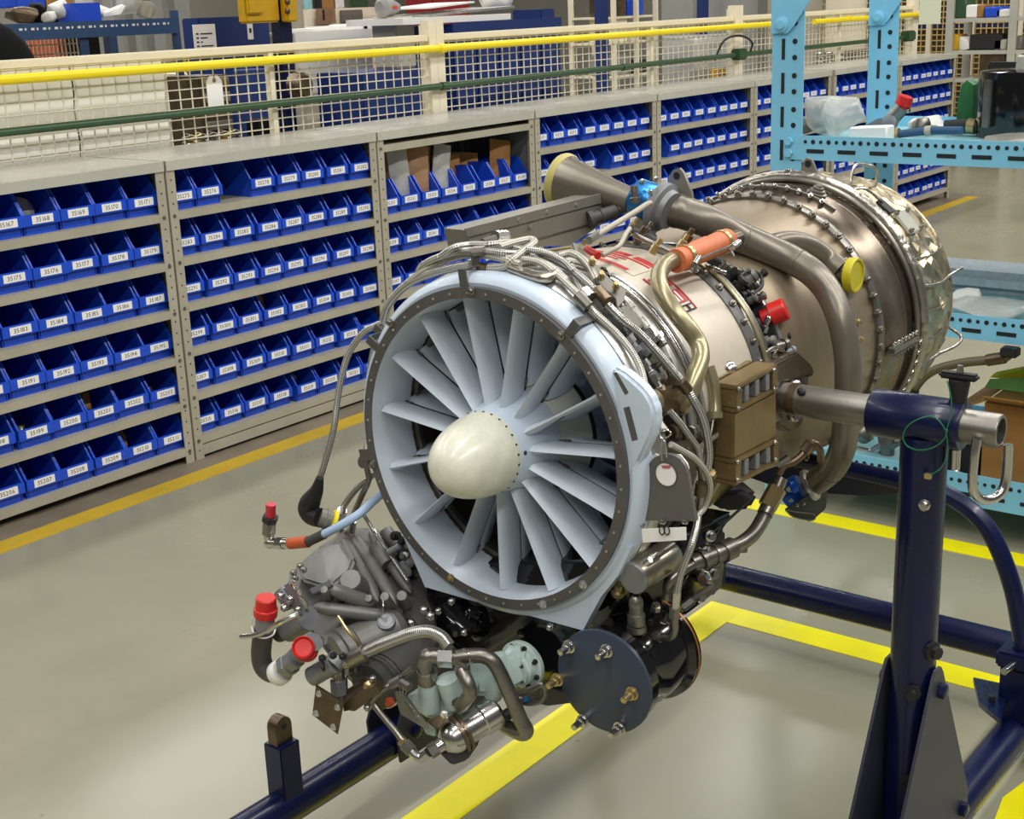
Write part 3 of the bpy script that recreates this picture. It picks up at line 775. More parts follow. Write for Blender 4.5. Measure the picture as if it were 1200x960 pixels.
# big blue bench
YB = 1.05; YBD = .42
a2 = B(655, 25, YB); zt = B(560, 28, YB).z
bb = thing('blue_workbench', 'large blue steel workbench cabinet behind the mesh in the centre', 'workbench', ((B(455, 60, YB).x+a2.x)/2, YB, 0))
q = B(455, 60, YB+YBD); al = B(370, 88, YB+.35); zl_ = B(420, 86, YB+.05).z
M().bbox(q.x, a2.x, YB, YB+YBD, 0, zt, .006).build('cabinet_body', BLUECAB, bb)
M().bbox(al.x, q.x-.002, YB+.05, YB+.35, 0, zl_, .006).build('cabinet_body', BLUECAB, bb)
M().bbox(q.x, a2.x+.01, YB-.012, YB-.001, zt-.05, zt+.012, .003).build('edge_strip', BLUECAB, bb)
for k in range(5):
    x = q.x+(a2.x-q.x)*k/5; M().bbox(x+.01, x+(a2.x-q.x)/5-.01, YB-.012, YB-.001, .1, zt-.06, .003, 1).build('door', BLUECAB, bb)
b1 = B(600, 10, YB+.4); b2 = B(650, 10, YB+.2); M().bbox(b1.x, b2.x, YB+.2, YB+.4, zt+.001, b2.z, .005).build('raised_tray', BLUECAB, bb)
def slab(name, lab, cat, u, v, Y, w, d, t, m_, rz=0, z=None, group=None, tilt=0):
    c = B(u, v, Y); z = c.z if z is None else z; ca, sa = cos(rz), sin(rz)
    return simple(name, m_, lab, cat, M().obox((c.x, Y, z+t/2+tilt), (w/2*ca, w/2*sa, tilt), (-d/2*sa, d/2*ca, 0), (0, 0, t/2)), group)
slab('paper_stack', 'pile of white drawings on the blue bench, lower sheets', 'paper', 505, 20, YB+.2, .85, .36, .03, TAG, .03, zt+.013)
slab('paper_stack', 'silver grey plan sheets lying on the drawings of the blue bench', 'paper', 530, 14, YB+.2, .6, .3, .012, SILVER, -.12, zt+.044, tilt=.012)
slab('paper_stack', 'white plan lying topmost on the drawings of the blue bench', 'paper', 505, 12, YB+.25, .45, .26, .008, WHITE, .2, zt+.081, tilt=.01)
blob('plastic_bag', 'white crumpled plastic bag on the right of the blue bench', 'bag', 578, 8, YB+.25, .34, .14, WHITE, .2, z0=zt+.05)
c = B(521, 4, YB+.75); 
tb = thing('tool_trolley', 'dark red tool trolley at the top edge behind the blue bench', 'trolley', (c.x, YB+.8, 0))
M().bbox(c.x-.16, c.x+.16, YB+.7, YB+.9, .1, c.z+.2, .006).build('body', mat('dark_red', (140, 16, 22), rough=.45), tb)
for k in (-1, 1): M().lathe((c.x+k*.1, YB+.78, .05), (0, 1, 0), [(0, .05), (.03, .05)], 16).build('wheel', BLACKR, tb)
# grey machine on a pale pedestal
a = B(436, 22, 1.3); a2 = B(476, 22, 1.2); zc = B(455, 9, 1.25).z
vc = thing('grey_machine', 'small grey machine head with a red mark on a pale pedestal', 'machine', ((a.x+a2.x)/2, 1.25, zl_))
M().lathe((a.x, 1.25, zc), (1, 0, 0), [(0, .03), (.02, .048), (a2.x-a.x-.06, .044), (a2.x-a.x, .02)], 16).build('head', GREY8, vc)
M().bbox(a.x+.02, a.x+.16, 1.17, 1.33, zl_+.001, zc-.042, .008).build('pedestal', SHTOP, vc)
q = B(464, 10, 1.2); M().ball((q.x, 1.203, zc), .014, 10, (1.4, .4, .6)).build('red_mark', RED, vc)
# posts, shelves and clutter right of the blue bench
for k, (u, Y_) in enumerate(((709, 1.6), (827, 1.7))):
    c = B(u, 40, Y_)
    simple('blue_post', BLUECAB, ('slim blue steel post behind the fence near the storage rack', 'slim blue steel post before the tall grey cabinet')[k], 'post', M().box(c.x-.04, c.x+.04, Y_, Y_+.05, .005, 1.9).box(c.x-.09, c.x+.09, Y_-.05, Y_+.1, 0, .005))
a = B(664, 60, 2.3); a2 = B(772, 50, 1.9)
ms = thing('storage_rack', 'cream open storage rack with mixed goods behind the fence', 'rack', ((a.x+a2.x)/2, 2.1, 0))
for x in (a.x, (a.x+a2.x)/2, a2.x-.03):
    for y in (1.9, 2.25): M().box(x, x+.025, y, y+.03, 0, 1.5).build('post', CREAM, ms)
SZ = (.35, .62, .86, 1.08, 1.25)
for z in SZ: M().box(a.x+.0, a2.x, 1.932, 2.248, z, z+.014).build('shelf', CREAM, ms)
cols = [(BROWN, 'brown carton'), (MBLACK, 'black crate'), (WHITE, 'white box'), (BIN, 'blue tray'), (ORANGE2, 'orange case'), (KRAFT, 'kraft carton'), (GREY8, 'grey tin'), (CREAM, 'cream box')]
rr = random.Random(5); k = 0
PL = ['top', 'second', 'third', 'fourth', 'bottom']
for si, z in enumerate(SZ[::-1]):
    x = a.x+.06; j = 0
    while x < a2.x-.2 and j < 8:
        w = rr.uniform(.12, .22); h = rr.uniform(.08, .17)
        mm_, nm = cols[(k*3+si) % 8]; k += 1
        simple(nm.replace(' ', '_'), mm_, '%s on the %s shelf of the cream storage rack, %s from the left' % (nm, PL[si], ORDS[j]), 'box', M().bbox(x, x+w, 1.96, 2.15, z+.0145, z+.014+h, .008, 1), 'goods on the cream storage rack')
        x += w+.02; j += 1
front_box('grey_cabinet', 'tall grey cabinet behind the fence at the centre right', 'cabinet', 775, 10, 822, 2.6, .3, GREY8, z1=1.9)
front_box('beige_panel', 'beige tall panel behind the fence beside the second fence post', 'panel', 838, 10, 866, 2.6, .1, SHELF, z1=1.9)
# wrapped goods
a = B(778, 60, .9); a2 = B(856, 50, .7); zg = B(800, 50, .7).z
wg = thing('wrapped_pallet', 'goods wrapped in clear film behind the mesh near the second fence post', 'pallet', ((a.x+a2.x)/2, .8, 0))
M().bbox(a.x+.02, a2.x-.02, .72, .88, .14, zg-.02, .02).build('goods', GREY8, wg)
rr = random.Random(4); pts = []
for x in (a.x, (a.x*2+a2.x)/3, (a.x+2*a2.x)/3, a2.x):
    for y in (.69, .91):
        for z in (.145, .5, .8, zg+.02): pts.append((x+rr.uniform(-.02, .02), y+rr.uniform(-.01, .01), z+rr.uniform(-.02, .02)))
M().hull(pts, .01, 1).build('film', CLEAR, wg)
M().box(a.x-.02, a2.x+.02, .70, .9, .0, .12).build('pallet', KRAFT, wg)
front_box('yellow_case', 'small yellow case low behind the mesh near the second fence post', 'case', 832, 80, 851, .58, .05, YMACH, z0=0)
# grey tanks further right
for i, (u0, u1, v) in enumerate(((868, 900, 10), (946, 974, 15), (1004, 1024, 20))):
    a = B(u0, v, 1.6); a2 = B(u1, v, 1.6); r = (a2.x-a.x)/2
    simple('grey_tank', [GREY8, SHELF, CREAM][i], ('grey upright cylinder tank behind the fence left of the light blue rack', 'beige upright cylinder tank seen through the light blue rack', 'slim cream tank near the rear post of the light blue rack')[i], 'tank', M().lathe(((a.x+a2.x)/2, 1.6+r, 0), (0, 0, 1), [(0, r), (1.6, r), (1.65, r*.7)], 24))
a = B(990, 64, .9)
sbd = thing('silver_bundle', 'bundle of shiny metal sheets behind the mesh, seen between the rack posts', 'bundle', (a.x, .9, 0))
for k in range(4): M().bbox(a.x-.32, a.x+.32, .8+.01*k, .98, a.z-.08+.03*k, a.z-.06+.03*k, .004, 1).build('metal_sheet', STEEL, sbd)
M().box(a.x-.3, a.x+.3, .8, .95, 0, a.z-.081).build('stand', SHELF, sbd)
# caged store and shelf rack at the far right
XC = 8.4
cg = thing('cage_store', 'cream mesh cage in the far right background', 'cage', (XC+1.2, -.5, 0))
ya = A(1030, 40, XC+1.2).y+.6; yb = A(1230, 40, XC+1.2).y
for u in (1090, 1140, 1196): y = A(u, 40, XC+1.1).y; M().box(XC+1.0, XC+1.03, y-.04, y, 0, 2.0).build('cage_post', CREAM, cg)
m = M(); k = yb
while k < ya: m.box(XC+1.046, XC+1.052, k, k+.010, .3, 2.0); k += .048
z = .3
while z < 2.0: m.box(XC+1.04, XC+1.046, yb, ya, z, z+.010); z += .048
m.build('wire_mesh', mat('yellow_wire', (206, 178, 112), rough=.5), cg, kind='stuff')
M().box(XC+1.4, XC+1.42, yb, ya, .02, 2.0).build('backing_panel', mat('cage_back', (92, 76, 52), rough=.8, c2=(44, 38, 34), vscale=3), cg)
M().box(XC+1.38, XC+1.399, yb, ya, A(1150, 33, XC+1.38).z, A(1150, 27, XC+1.38).z).build('blue_band', BLUECAB, cg)
sr = thing('far_shelf_rack', 'grey open shelf rack with cartons before the cage at far right', 'rack', (XC+.2, -.5, 0))
ys = [A(u, 40, XC).y for u in (1112, 1186, 1262)]
for y in ys:
    for x in (XC, XC+.4): M().box(x, x+.04, y-.03, y+.03, 0, 2.0).build('post', SHTOP, sr)
zs_ = [A(1150, v, XC).z for v in (21, 59, 92)]
for z in zs_: M().box(XC+.005, XC+.435, ys[2], ys[0], z-.03, z).build('shelf', SHTOP, sr)
its = ((1127, 0, .1, .16, GPIPE, 'dark green case'), (1141, 0, .1, .1, TAG, 'white carton'), (1150, 0, .06, .1, KRAFT, 'kraft carton'), (1165, 0, .13, .08, BIN, 'blue tray'), (1178, 0, .12, .06, WHITE, 'white card box'), (1120, 1, .1, .12, YMACH, 'yellow brown case'), (1132, 1, .14, .13, WHITE, 'white crumpled bag'), (1159, 1, .26, .12, MBLACK, 'long black crate'), (1176, 1, .1, .08, SHTOP, 'grey tin'), (1194, 1, .1, .1, SHEET, 'grey carton'), (1168, 2, .2, .2, BROWN, 'brown crate'))
for u, si, w, h, m_, nm in its:
    c = A(u, 40, XC+.1); z = zs_[si]+.0005; rr = random.Random(u)
    simple(nm.replace(' ', '_'), m_, nm+' on the '+PL[si]+' shelf of the far right rack', 'box', M().bbox(XC+.03, XC+.25, c.y-w/2, c.y+w/2, z, z+h, .01, 1) if 'bag' not in nm else M().hull([(XC+.1+rr.uniform(-.07, .07), c.y+rr.uniform(-w/2, w/2), z+max(0, rr.uniform(-.03, h))) for _ in range(24)]+[(XC+.1, c.y-w/3, z), (XC+.1, c.y+w/3, z)], .004, 1), 'goods on the far right shelf rack')

# ================================================================== LIGHT BLUE SLOTTED RACK
RX, RD = .65, .60; RY = -1.685; RYE = -3.35
rack = thing('slotted_angle_rack', 'light blue slotted angle steel rack with three levels at the right edge', 'rack', (RX+RD/2, (RY+RYE)/2, 0))
def slotted(x0, x1, y0, y1, z0, z1): pass
PWD = .089
def rack_post(x, y, sx, sy):
    m = M()
    # L section: one flange faces -X, the other faces Y
    m.box(x, x+.003, min(y, y-sy*PWD), max(y, y-sy*PWD), 0, 1.62)
    m.box(min(x+.003, x+sx*.05), max(x+.003, x+sx*.05), min(y, y-sy*.003), max(y, y-sy*.003), 0, 1.62)
    p = m.build('post', CYAN, rack)
    h = M(); z = .1; k = 0
    fx = x-.0012
    while z < 1.58:
        # slot column near the outer edge, round hole column inside
        yc = y-sy*.032; h.box(fx, fx+.0011, yc-.0045, yc+.0045, z, z+.052)
        for zz in (z+.005, z+.045):
            h.lathe((fx+.0011, y-sy*.064, zz), (-1, 0, 0), [(0, .007), (.0011, .007)], 8)
        z += .085
    h.build('post_holes', SLOT, p, kind='stuff')
    return p
rack_post(RX, RY, 1, 1); rack_post(RX+RD, RY, 1, 1)
rack_post(RX, RYE, 1, -1); rack_post(RX+RD, RYE, 1, -1)
LV = [(.984, .031), (.561, .031), (.138, .042), (1.385, .036)]
for z, hh in LV:
    for x in (RX-.004, RX+RD-.004):
        m = M().box(x, x+.0035, RYE+.001, RY-PWD+.03 if x < RX else RY-.002, z-hh, z+hh)
        m.box(x+.0035, x+.03, RYE+.001, RY-PWD-.001, z+hh-.003, z+hh) if 0 else None
        p = m.build('beam', CYAN, rack)
        if x < RX:
            h = M(); y = RY-PWD-.012; k = 0
            while y > RYE+.1:
                h.lathe((x, y, z+hh*.5), (-1, 0, 0), [(0, .0048+.0012*(k % 2)), (.001, .0048+.0012*(k % 2))], 8)
                if k % 4 == 0: h.box(x-.001, x, y-.052, y-.004, z-hh*.42, z-hh*.42+.010)
                y -= .0215; k += 1
            h.build('beam_slots', SLOT, p, kind='stuff')
    if z < 1.2:
        M().box(RX+.003, RX+RD-.005, RYE+.004, RY-.004, z+.000, z+.003).build('shelf', CYAND, rack)
# corner gussets under the top beam with a bolt
for x in (RX-.0075, RX+RD-.0075):
    for sy, yy in ((1, RY), (-1, RYE)):
        m = M().prism([(x, yy, 1.44), (x, yy-sy*.2, 1.44), (x, yy-sy*.11, 1.355), (x, yy-sy*.062, 1.287), (x, yy-sy*.045, 1.27), (x, yy, 1.27)], (.0033, 0, 0))
        g = m.build('gusset', CYAN, rack)
        M().lathe((x, yy-sy*.03, 1.292), (-1, 0, 0), [(0, .02), (.004, .019), (.006, .011), (.011, .011)], 10).build('bolt', CYAN, g)
for z in (.97, 1.0): M().lathe((RX-.005, RY-.055, z), (-1, 0, 0), [(0, .012), (.008, .011)], 6).build('bolt', CYAN, rack)
# paper tag hanging from the top beam
q0 = B(1078, 0, -2.0); a = A(1078, 5, RX-.008); b = A(1102, 28, RX-.008)
simple('paper_tag', mat('pale_yellow_paper', (226, 232, 206), rough=.6), 'pale yellow paper sheet hanging from the top beam of the light blue rack', 'paper', M().box(RX-.0105, RX-.0085, b.y, a.y, b.z, 1.43))
# ---- goods on the middle level
zt = .984+.0035
def onrack(u, v, x): return A(u, v, x)
c = A(957, 160, RX+.2); blobx = lambda n, l, cat, u, v, X, w, h, m_, d=None, z0=None, seed=0, nn=26: simple(n, m_, l, cat, (lambda cc, rr: M().hull([(cc.x+(sqrt(1-q*q)**.5)*cos(t)*(d or w)/2*f, cc.y+(sqrt(1-q*q)**.5)*sin(t)*w/2*f, max(z0, z0+h/2+q*h/2*f)) for t, q, f in [(rr.uniform(0, 6.28), rr.uniform(-1, 1), rr.uniform(.75, 1.05)) for _ in range(nn)]], .004, 1))(A(u, v, X), random.Random(seed+u)))
blobx('plastic_bag', 'clear crumpled bag standing beside the front post of the light blue rack', 'bag', 962, 155, RX+.25, .11, .12, CLEAR, z0=zt)
blobx('plastic_bag', 'cloudy plastic bag, right one of the two on the light blue rack', 'bag', 988, 155, RX+.22, .12, .12, CLEAR, z0=zt)
blobx('stone_part', 'olive grey flat part beside the bags at the front post of the rack', 'part', 937, 160, RX+.3, .16, .05, SHEET, z0=zt)
a = A(998, 158, RX+.08); b = A(1043, 155, RX+.08)
simple('note_pad', WHITE, 'white block of paper behind the perforated beam of the light blue rack', 'paper', M().hull([(RX+.06, a.y, zt), (RX+.06, b.y, zt), (RX+.11, a.y-.01, zt), (RX+.11, b.y, zt), (RX+.06, a.y, zt+.045), (RX+.06, b.y, zt+.05), (RX+.11, a.y-.01, zt+.045), (RX+.11, b.y, zt+.05)], .004, 1))
# tube assembly with red cap
ta = thing('valve_assembly', 'grey valve assembly with a red cap standing on the light blue rack', 'valve', (*A(1055, 160, RX+.3).xy, zt))
X3 = RX+.3
P = lambda u, v, dx=0: A(u, v, X3+dx)
M().hull([P(1005, 152), P(1010, 158), P(1030, 138), P(1048, 140), P(1050, 152), P(1035, 155)]+[P(1005, 152, .06), P(1030, 138, .06), P(1048, 140, .06), P(1050, 152, .06)], .004).build('housing', CASTL, ta)
M().lathe(P(1044, 144, -.01), (-1, .1, .2), [(0, .022), (.012, .022), (.016, .012)], 14).build('hub', CASTL, ta)
M().tube([P(1044, 141), P(1052, 132), P(1058, 125)], .02, 12).build('elbow', STEELD, ta)
M().lathe(P(1056, 128), P(1060, 117)-P(1056, 128), [(0, .017), (.01, .017), (.012, .022), (.036, .02), (.038, 0)], 14).build('cap', RED, ta)
M().cyl(P(1058, 130), P(1066, 129), .007).build('fitting', STEEL, ta)
M().cyl(P(1030, 150), V((P(1030, 150).x, P(1030, 150).y, zt)), .012).build('foot', CASTL, ta)
# hoses lying on the level
hz = zt+.02
hs = thing('blue_hose', 'blue hose with pale collars lying along the light blue rack', 'hose', (*A(1110, 157, RX+.12).xy, zt))
pts = [A(u, v, RX+.14) for u, v in ((1054, 157), (1072, 155), (1092, 153), (1110, 153), (1128, 153))]
for p in pts: p.z = max(p.z, zt+.016)
M().tube(pts, .0105, 10).build('tube', mat('hose_blue', (44, 78, 112), rough=.5), hs)
M().cyl(pts[0], pts[0]+(pts[0]-pts[1]).normalized()*.03, .015).build('brass_nut', BRASS, hs)
M().tube([pts[2]+(pts[1]-pts[2])*.35, pts[2]], .0135, 10).build('collar', SHELF, hs)
h2 = thing('black_hose', 'black hose with brass collar lying behind the blue hose on the rack', 'hose', (*A(1150, 152, RX+.35).xy, zt))
pts = [A(u, v, RX+.36) for u, v in ((1108, 148), (1130, 147), (1160, 150), (1215, 152))]
for p in pts: p.z = max(p.z, zt+.02)
M().tube(pts, .017, 10).build('tube', BLACKR, h2)
M().tube([pts[1]+(pts[2]-pts[1])*.15, pts[1]+(pts[2]-pts[1])*.45], .021, 10).build('collar', BRASS, h2)
g = thing('grey_rod', 'thin pale rod lying at the front of the light blue rack level', 'rod', (*A(1120, 163, RX+.05).xy, zt))
M().tube([V((RX+.05, A(1060, 163, RX+.05).y, zt+.007)), V((RX+.06, A(1120, 163, RX+.05).y, zt+.012)), V((RX+.04, A(1215, 163, RX+.05).y, zt+.007))], .006, 8).build('tube', STEEL, g)
blobx('white_sachet', 'white papers among the hoses on the rack', 'paper', 1087, 147, RX+.42, .12, .05, WHITE, z0=zt, seed=3)
blobx('metal_part', 'small steel fittings beside the white papers on the rack', 'part', 1077, 150, RX+.36, .07, .05, STEELD, z0=zt, seed=8)
blobx('stone_part', 'pale grey flat part at the right edge of the rack level', 'part', 1190, 162, RX+.12, .16, .035, SHEET, z0=zt, seed=2)
# green shield and black drum
GREENP = mat('green_guard', (48, 122, 66), rough=.4, c2=(34, 84, 46), vscale=6)
gs = [A(u, v, RX+.42) for u, v in ((1120, 150), (1122, 120), (1127, 100), (1133, 94), (1141, 100), (1140, 148))]
zs = min(p.z for p in gs); 
simple('green_guard', GREENP, 'green curved guard plate standing on the light blue rack', 'guard', M().prism([V((p.x, p.y, zt if p.z < zt+.03 else p.z)) for p in gs], (.1, .02, 0)))
a = A(1143, 86, RX+.36); b = A(1240, 150, RX+.36); cc = V((RX+.4, (a.y+b.y)/2, zt))
bd = thing('black_drum', 'black glossy drum shaped housing standing on the light blue rack', 'drum', cc)
rr_ = (a.y-b.y)/2
M().lathe(cc, (0, 0, 1), [(0, rr_*.96), (.02, rr_), (a.z-zt-.02, rr_), (a.z-zt+.005, rr_*.96), (a.z-zt+.01, rr_*.7)], 28).build('shell', BLACK, bd)
M().lathe(cc+V((0, 0, a.z-zt+.01)), (0, 0, 1), [(0, .02), (.03, .018), (.034, .01)], 12).build('knob', SHTOP, bd)
q = A(1160, 103, RX+.3-.0); M().bbox(RX+.28, RX+.3, q.y-.01, q.y+.01, zt+.03, q.z+.02, .003).build('bracket', STEELD, bd)
mo = A(1170, 78, RX+.58)
simple('monitor_box', MBLACK, 'dark brown box behind the black drum on the rack', 'box', M().bbox(RX+.57, RX+.6, A(1200, 80, RX+.57).y, A(1157, 80, RX+.57).y, zt, A(1165, 73, RX+.57).z, .005))
# ---- lower level goods
z2 = .561+.0035
blobx('plastic_bag', 'clear bag of parts on the lower level of the light blue rack', 'bag', 1160, 355, RX+.12, .22, .045, CLEAR, z0=z2, seed=4, nn=40)
blobx('paper_wad', 'white paper inside clear wrap on the lower rack level', 'paper', 1135, 352, RX+.2, .1, .05, WHITE, z0=z2, seed=1)
c = A(1185, 330, RX+.42); simple('bubble_wrap', mat('bubble_wrap', (190, 204, 214), rough=.3, var=.1, vscale=30, bump=.8, bscale=60), 'pale sheet of bubble wrap along the back of the lower rack level', 'wrap', M().bbox(RX+.37, RX+.56, -3.0, -1.95, z2, z2+.06, .02))
bh = thing('drain_hose', 'olive hose hanging below the lower level of the light blue rack', 'hose', (*A(1130, 420, RX-.03).xy, .4))
hp = [A(u, v, RX-.03) for u, v in ((1072, 455), (1083, 442), (1100, 432), (1130, 425), (1160, 422), (1178, 419), (1184, 412))]
M().tube(hp, .0115, 10).build('tube', mat('olive_hose', (92, 86, 62), rough=.45), bh)
M().tube([hp[3]+(hp[4]-hp[3])*.9, hp[5]], .015, 10).build('ferrule', BROWN, bh)
M().bbox(hp[6].x-.018, hp[6].x+.018, hp[6].y-.02, hp[6].y+.02, hp[6].z-.012, .561-.032, .003).build('fitting', MBLACK, bh)
M().cyl(hp[0], hp[0]+V((0, .02, -.02)), .016).build('end_nut', MBLACK, bh)
# ---- bottom level goods
z3 = .138+.0035
kb = thing('cardboard_box', 'open kraft cardboard box on the bottom level of the light blue rack', 'box', (RX+.2, A(1185, 510, RX+.1).y, z3))
a = A(1152, 545, RX+.1); yb0, yb1 = a.y-.42, a.y
M().bbox(RX+.08, RX+.45, yb0, yb1, z3, z3+.21, .003).build('body', KRAFT, kb)
M().prism([(RX+.08, yb1, z3+.21), (RX+.45, yb1, z3+.21), (RX+.45, yb1+.1, z3+.16), (RX+.08, yb1+.1, z3+.16)], (0, 0, .003)).build('flap', KRAFT, kb)
M().prism([(RX+.085, yb0, z3+.211), (RX+.085, yb1, z3+.211), (RX+.0, yb1-.02, z3+.245), (RX+.0, yb0, z3+.245)], (0, 0, .003)).build('flap', KRAFT, kb)
a = A(1180, 470, RX+.3)
simple('yellow_folder', YBRIGHT, 'bright yellow folder leaning on the cardboard box at the right edge', 'folder', M().hull([(RX+.3, a.y+.05, z3+.213), (RX+.3, a.y-.3, z3+.213), (RX+.32, a.y+.04, z3+.225), (RX+.32, a.y-.3, z3+.34), (RX+.31, a.y+.05, z3+.213), (RX+.33, a.y-.3, z3+.34)], .001, 1))
simple('green_folder', mat('green_sheet', (110, 168, 84), rough=.5), 'green translucent sheet standing in the cardboard box', 'folder', M().hull([(RX+.2, a.y+.03, z3+.2115), (RX+.2, a.y-.1, z3+.2115), (RX+.21, a.y+.02, z3+.235), (RX+.21, a.y-.1, z3+.255), (RX+.215, a.y, z3+.2115)], .001, 1))
# steel linkage parts
lk = thing('linkage_part', 'steel linkage casting on the bottom level beside the stand post', 'part', (*A(1025, 515, RX+.15).xy, z3))
X3 = RX+.15
M().tube([P(1008, 515), P(1015, 505), P(1030, 502), P(1048, 512), P(1054, 522)], lambda t: .02+.012*sin(t*9), 10).build('arm', STEELD, lk)
M().tube([P(1005, 527), P(1020, 530), P(1032, 524), P(1045, 520)], .012, 8).build('lever', STEEL, lk)
M().lathe(P(1044, 514), (-1, 0, .2), [(0, .03), (.02, .03), (.03, .02), (.04, .02)], 14).build('boss', STEELD, lk)
M().cyl(P(1040, 520), V((P(1040, 520).x, P(1040, 520).y, z3)), .02).build('foot', STEELD, lk)
dk = thing('black_pump', 'dark machine part with brass nuts on the bottom level right of the post', 'part', (*A(1130, 540, RX+.12).xy, z3))
X3 = RX+.12
q = P(1130, 540); M().bbox(q.x-.05, q.x+.06, q.y-.05, q.y+.06, z3, z3+.09, .01).build('body', MBLACK, dk)
M().cyl(P(1118, 545, -.06), P(1122, 555, -.07), .012).build('nut', STEEL, dk)
M().cyl(P(1128, 530), V((q.x, q.y, z3+.16)), .02).build('spindle', BLACKR, dk)

# ================================================================== ENGINE STAND
TX, TZ = -.95, .822
stand = thing('engine_stand', 'dark navy tubular engine stand with tall posts carrying the jet engine', 'stand', (-.8, -2.3, 0))
YL, YR, TR, FZ = -1.865, -2.745, .031, .13
for y in (YL, YR):
    m = M().cyl((-1.75, y, FZ), (.02, y, FZ), TR, n=28); m.build('frame_tube', NAVY, stand)
M().cyl((-.15, YL-TR, FZ), (-.15, YR+TR, FZ), TR*.97, n=28).build('cross_tube', NAVY, stand)
for y in (YL, YR):
    M().cyl((TX, y, FZ+TR*.6), (TX, y, TZ-.02), TR, n=28).build('post', NAVY, stand)
# gusset plates each side of each post
ztop = .47
for yc in (YR, YL):
    for s in (-1, 1):
        y = yc+s*.0325
        a0 = TX-.018; a1 = TX+.018
        poly = [(a0, ztop-.01), (a0+.008, ztop), (a1-.01, ztop), (a1, ztop-.012), (TX+.155, .20), (TX+.155, .165), (TX+.125, .105), (TX-.16, .105), (TX-.165, .165)]
        if yc == YR:
            P1 = B(1095, 770, y); 
        g = M().prism([(x, y, z) for x, z in poly], (0, s*.0045, 0)).build('gusset_plate', NAVYF, stand)
        for bx, bz in ((TX+.006, ztop-.035), (TX+.125, .185), (TX-.12, .15)):
            M().lathe((bx, y+s*.0046, bz), (0, s, 0), [(0, .011), (.009, .011), (.011, .008)], 6).build('bolt', NAVY, g)
for bz in (.44, .3):
    M().lathe((TX-TR+.003, YR-.012, bz), (-1, -.3, 0), [(0, .012), (.004, .012), (.005, .007), (.016, .007)], 8).build('bolt', MBLACK, stand)
M().lathe((TX-.01, YR-TR+.004, .50), (-.4, -1, 0), [(0, .014), (.006, .014), (.008, .009), (.015, .009)], 8).build('bolt', MBLACK, stand)
q = TX-TR+.004
M().lathe((q, YR-.015, .715), (-1, -.3, .1), [(0, .008), (.004, .008), (.005, .005), (.018, .005)], 8).build('screw', STEEL, stand)
# clamping sleeve, sliding trunnion arm
for yc, s in ((YR, -1),):
    yA = A(1024, 474, TX).y; yB = A(1131, 489, TX).y; yC = A(1174, 497, TX).y
    M().lathe((TX, yA, TZ), (0, -1, 0), [(0, .0315), (.002, .0325), (yA-yB-.002, .0325), (yA-yB, .0315)], 36).build('sleeve', NAVY, stand)
    arm = M().lathe((TX, -2.535, TZ), (0, -1, 0), [(0, .0225), (-2.535-yC-.002, .0225), (-2.535-yC, .0215), (-2.535-yC, .017), (-2.535-yC-.06, .017)], 36, caps=True).build('support_arm', STEELD, stand, label='bare steel support arm sliding in the navy sleeve')
    M().lathe((TX, -2.552, TZ), (0, -1, 0), [(0, .0235), (.012, .0235)], 36).build('collar', BROWN, arm)
    M().lathe((TX-.0175, -2.575, TZ+.018), (-.55, 0, .8), [(0, .006), (.003, .006), (.006, .003)], 10).build('set_screw', MBLACK, arm)
    M().tube([V((TX-.03, yC+.02, TZ-.005)), V((TX-.034, yC+.021, TZ-.03)), V((TX-.034, yC+.02, TZ-.07)), V((TX-.02, yC+.012, TZ-.088)), V((TX, yC+.0, TZ-.088)), V((TX+.012, yC-.006, TZ-.07)), V((TX+.012, yC-.006, TZ-.02))], .0065, 10).build('pull_handle', STEEL, arm)
# T handle lock pin
yT = A(1124, 455, TX).y
th = M().lathe((TX, yT, TZ+.025), (0, 0, 1), [(0, .011), (.012, .011), (.03, .0135), (.036, .0135)], 14).build('lock_pin', MBLACK, stand, label='black T handle lock pin')
M().bbox(TX-.008, TX+.008, yT-.024, yT+.026, TZ+.061, TZ+.07, .003).build('cross_bar', MBLACK, th)
M().lathe((TX, yT, TZ+.0705), (0, 0, 1), [(0, .005), (.009, .004)], 8).build('button', STEEL, th)
M().cyl((TX, yT, TZ-.0335), (TX, yT, TZ-.06), .007).build('pin_tip', STEEL, th)
# green lanyard
gw = []
cu, cv = 1086, 507
for k in range(20):
    a = k/19*2*pi*.97+.5; P_ = A(cu+26*cos(a), cv-19*sin(a)-4*cos(a), TX-.0335); gw.append(V((TX-.0345-.004, P_.y, P_.z)))
LAN = mat('green_wire', (34, 112, 78), rough=.4)
q1 = [V((TX-.036, A(u, v, TX-.036).y, A(u, v, TX-.036).z)) for u, v in ((1110, 446), (1115, 470), (1112, 495), (1108, 505))]
q2 = [V((TX-.036, A(u, v, TX-.036).y, A(u, v, TX-.036).z)) for u, v in ((1108, 505), (1110, 530), (1103, 548), (1088, 558))]
ln = M().tube(q1+gw[::-1][1:-1:2]+q2, .0009, 6, 5).build('lanyard', LAN, stand, label='thin green wire lanyard')
M().bbox(q2[-1].x-.003, q2[-1].x+.003, q2[-1].y-.004, q2[-1].y+.005, q2[-1].z-.004, q2[-1].z+.004, .001).build('crimp', BRASS, ln)
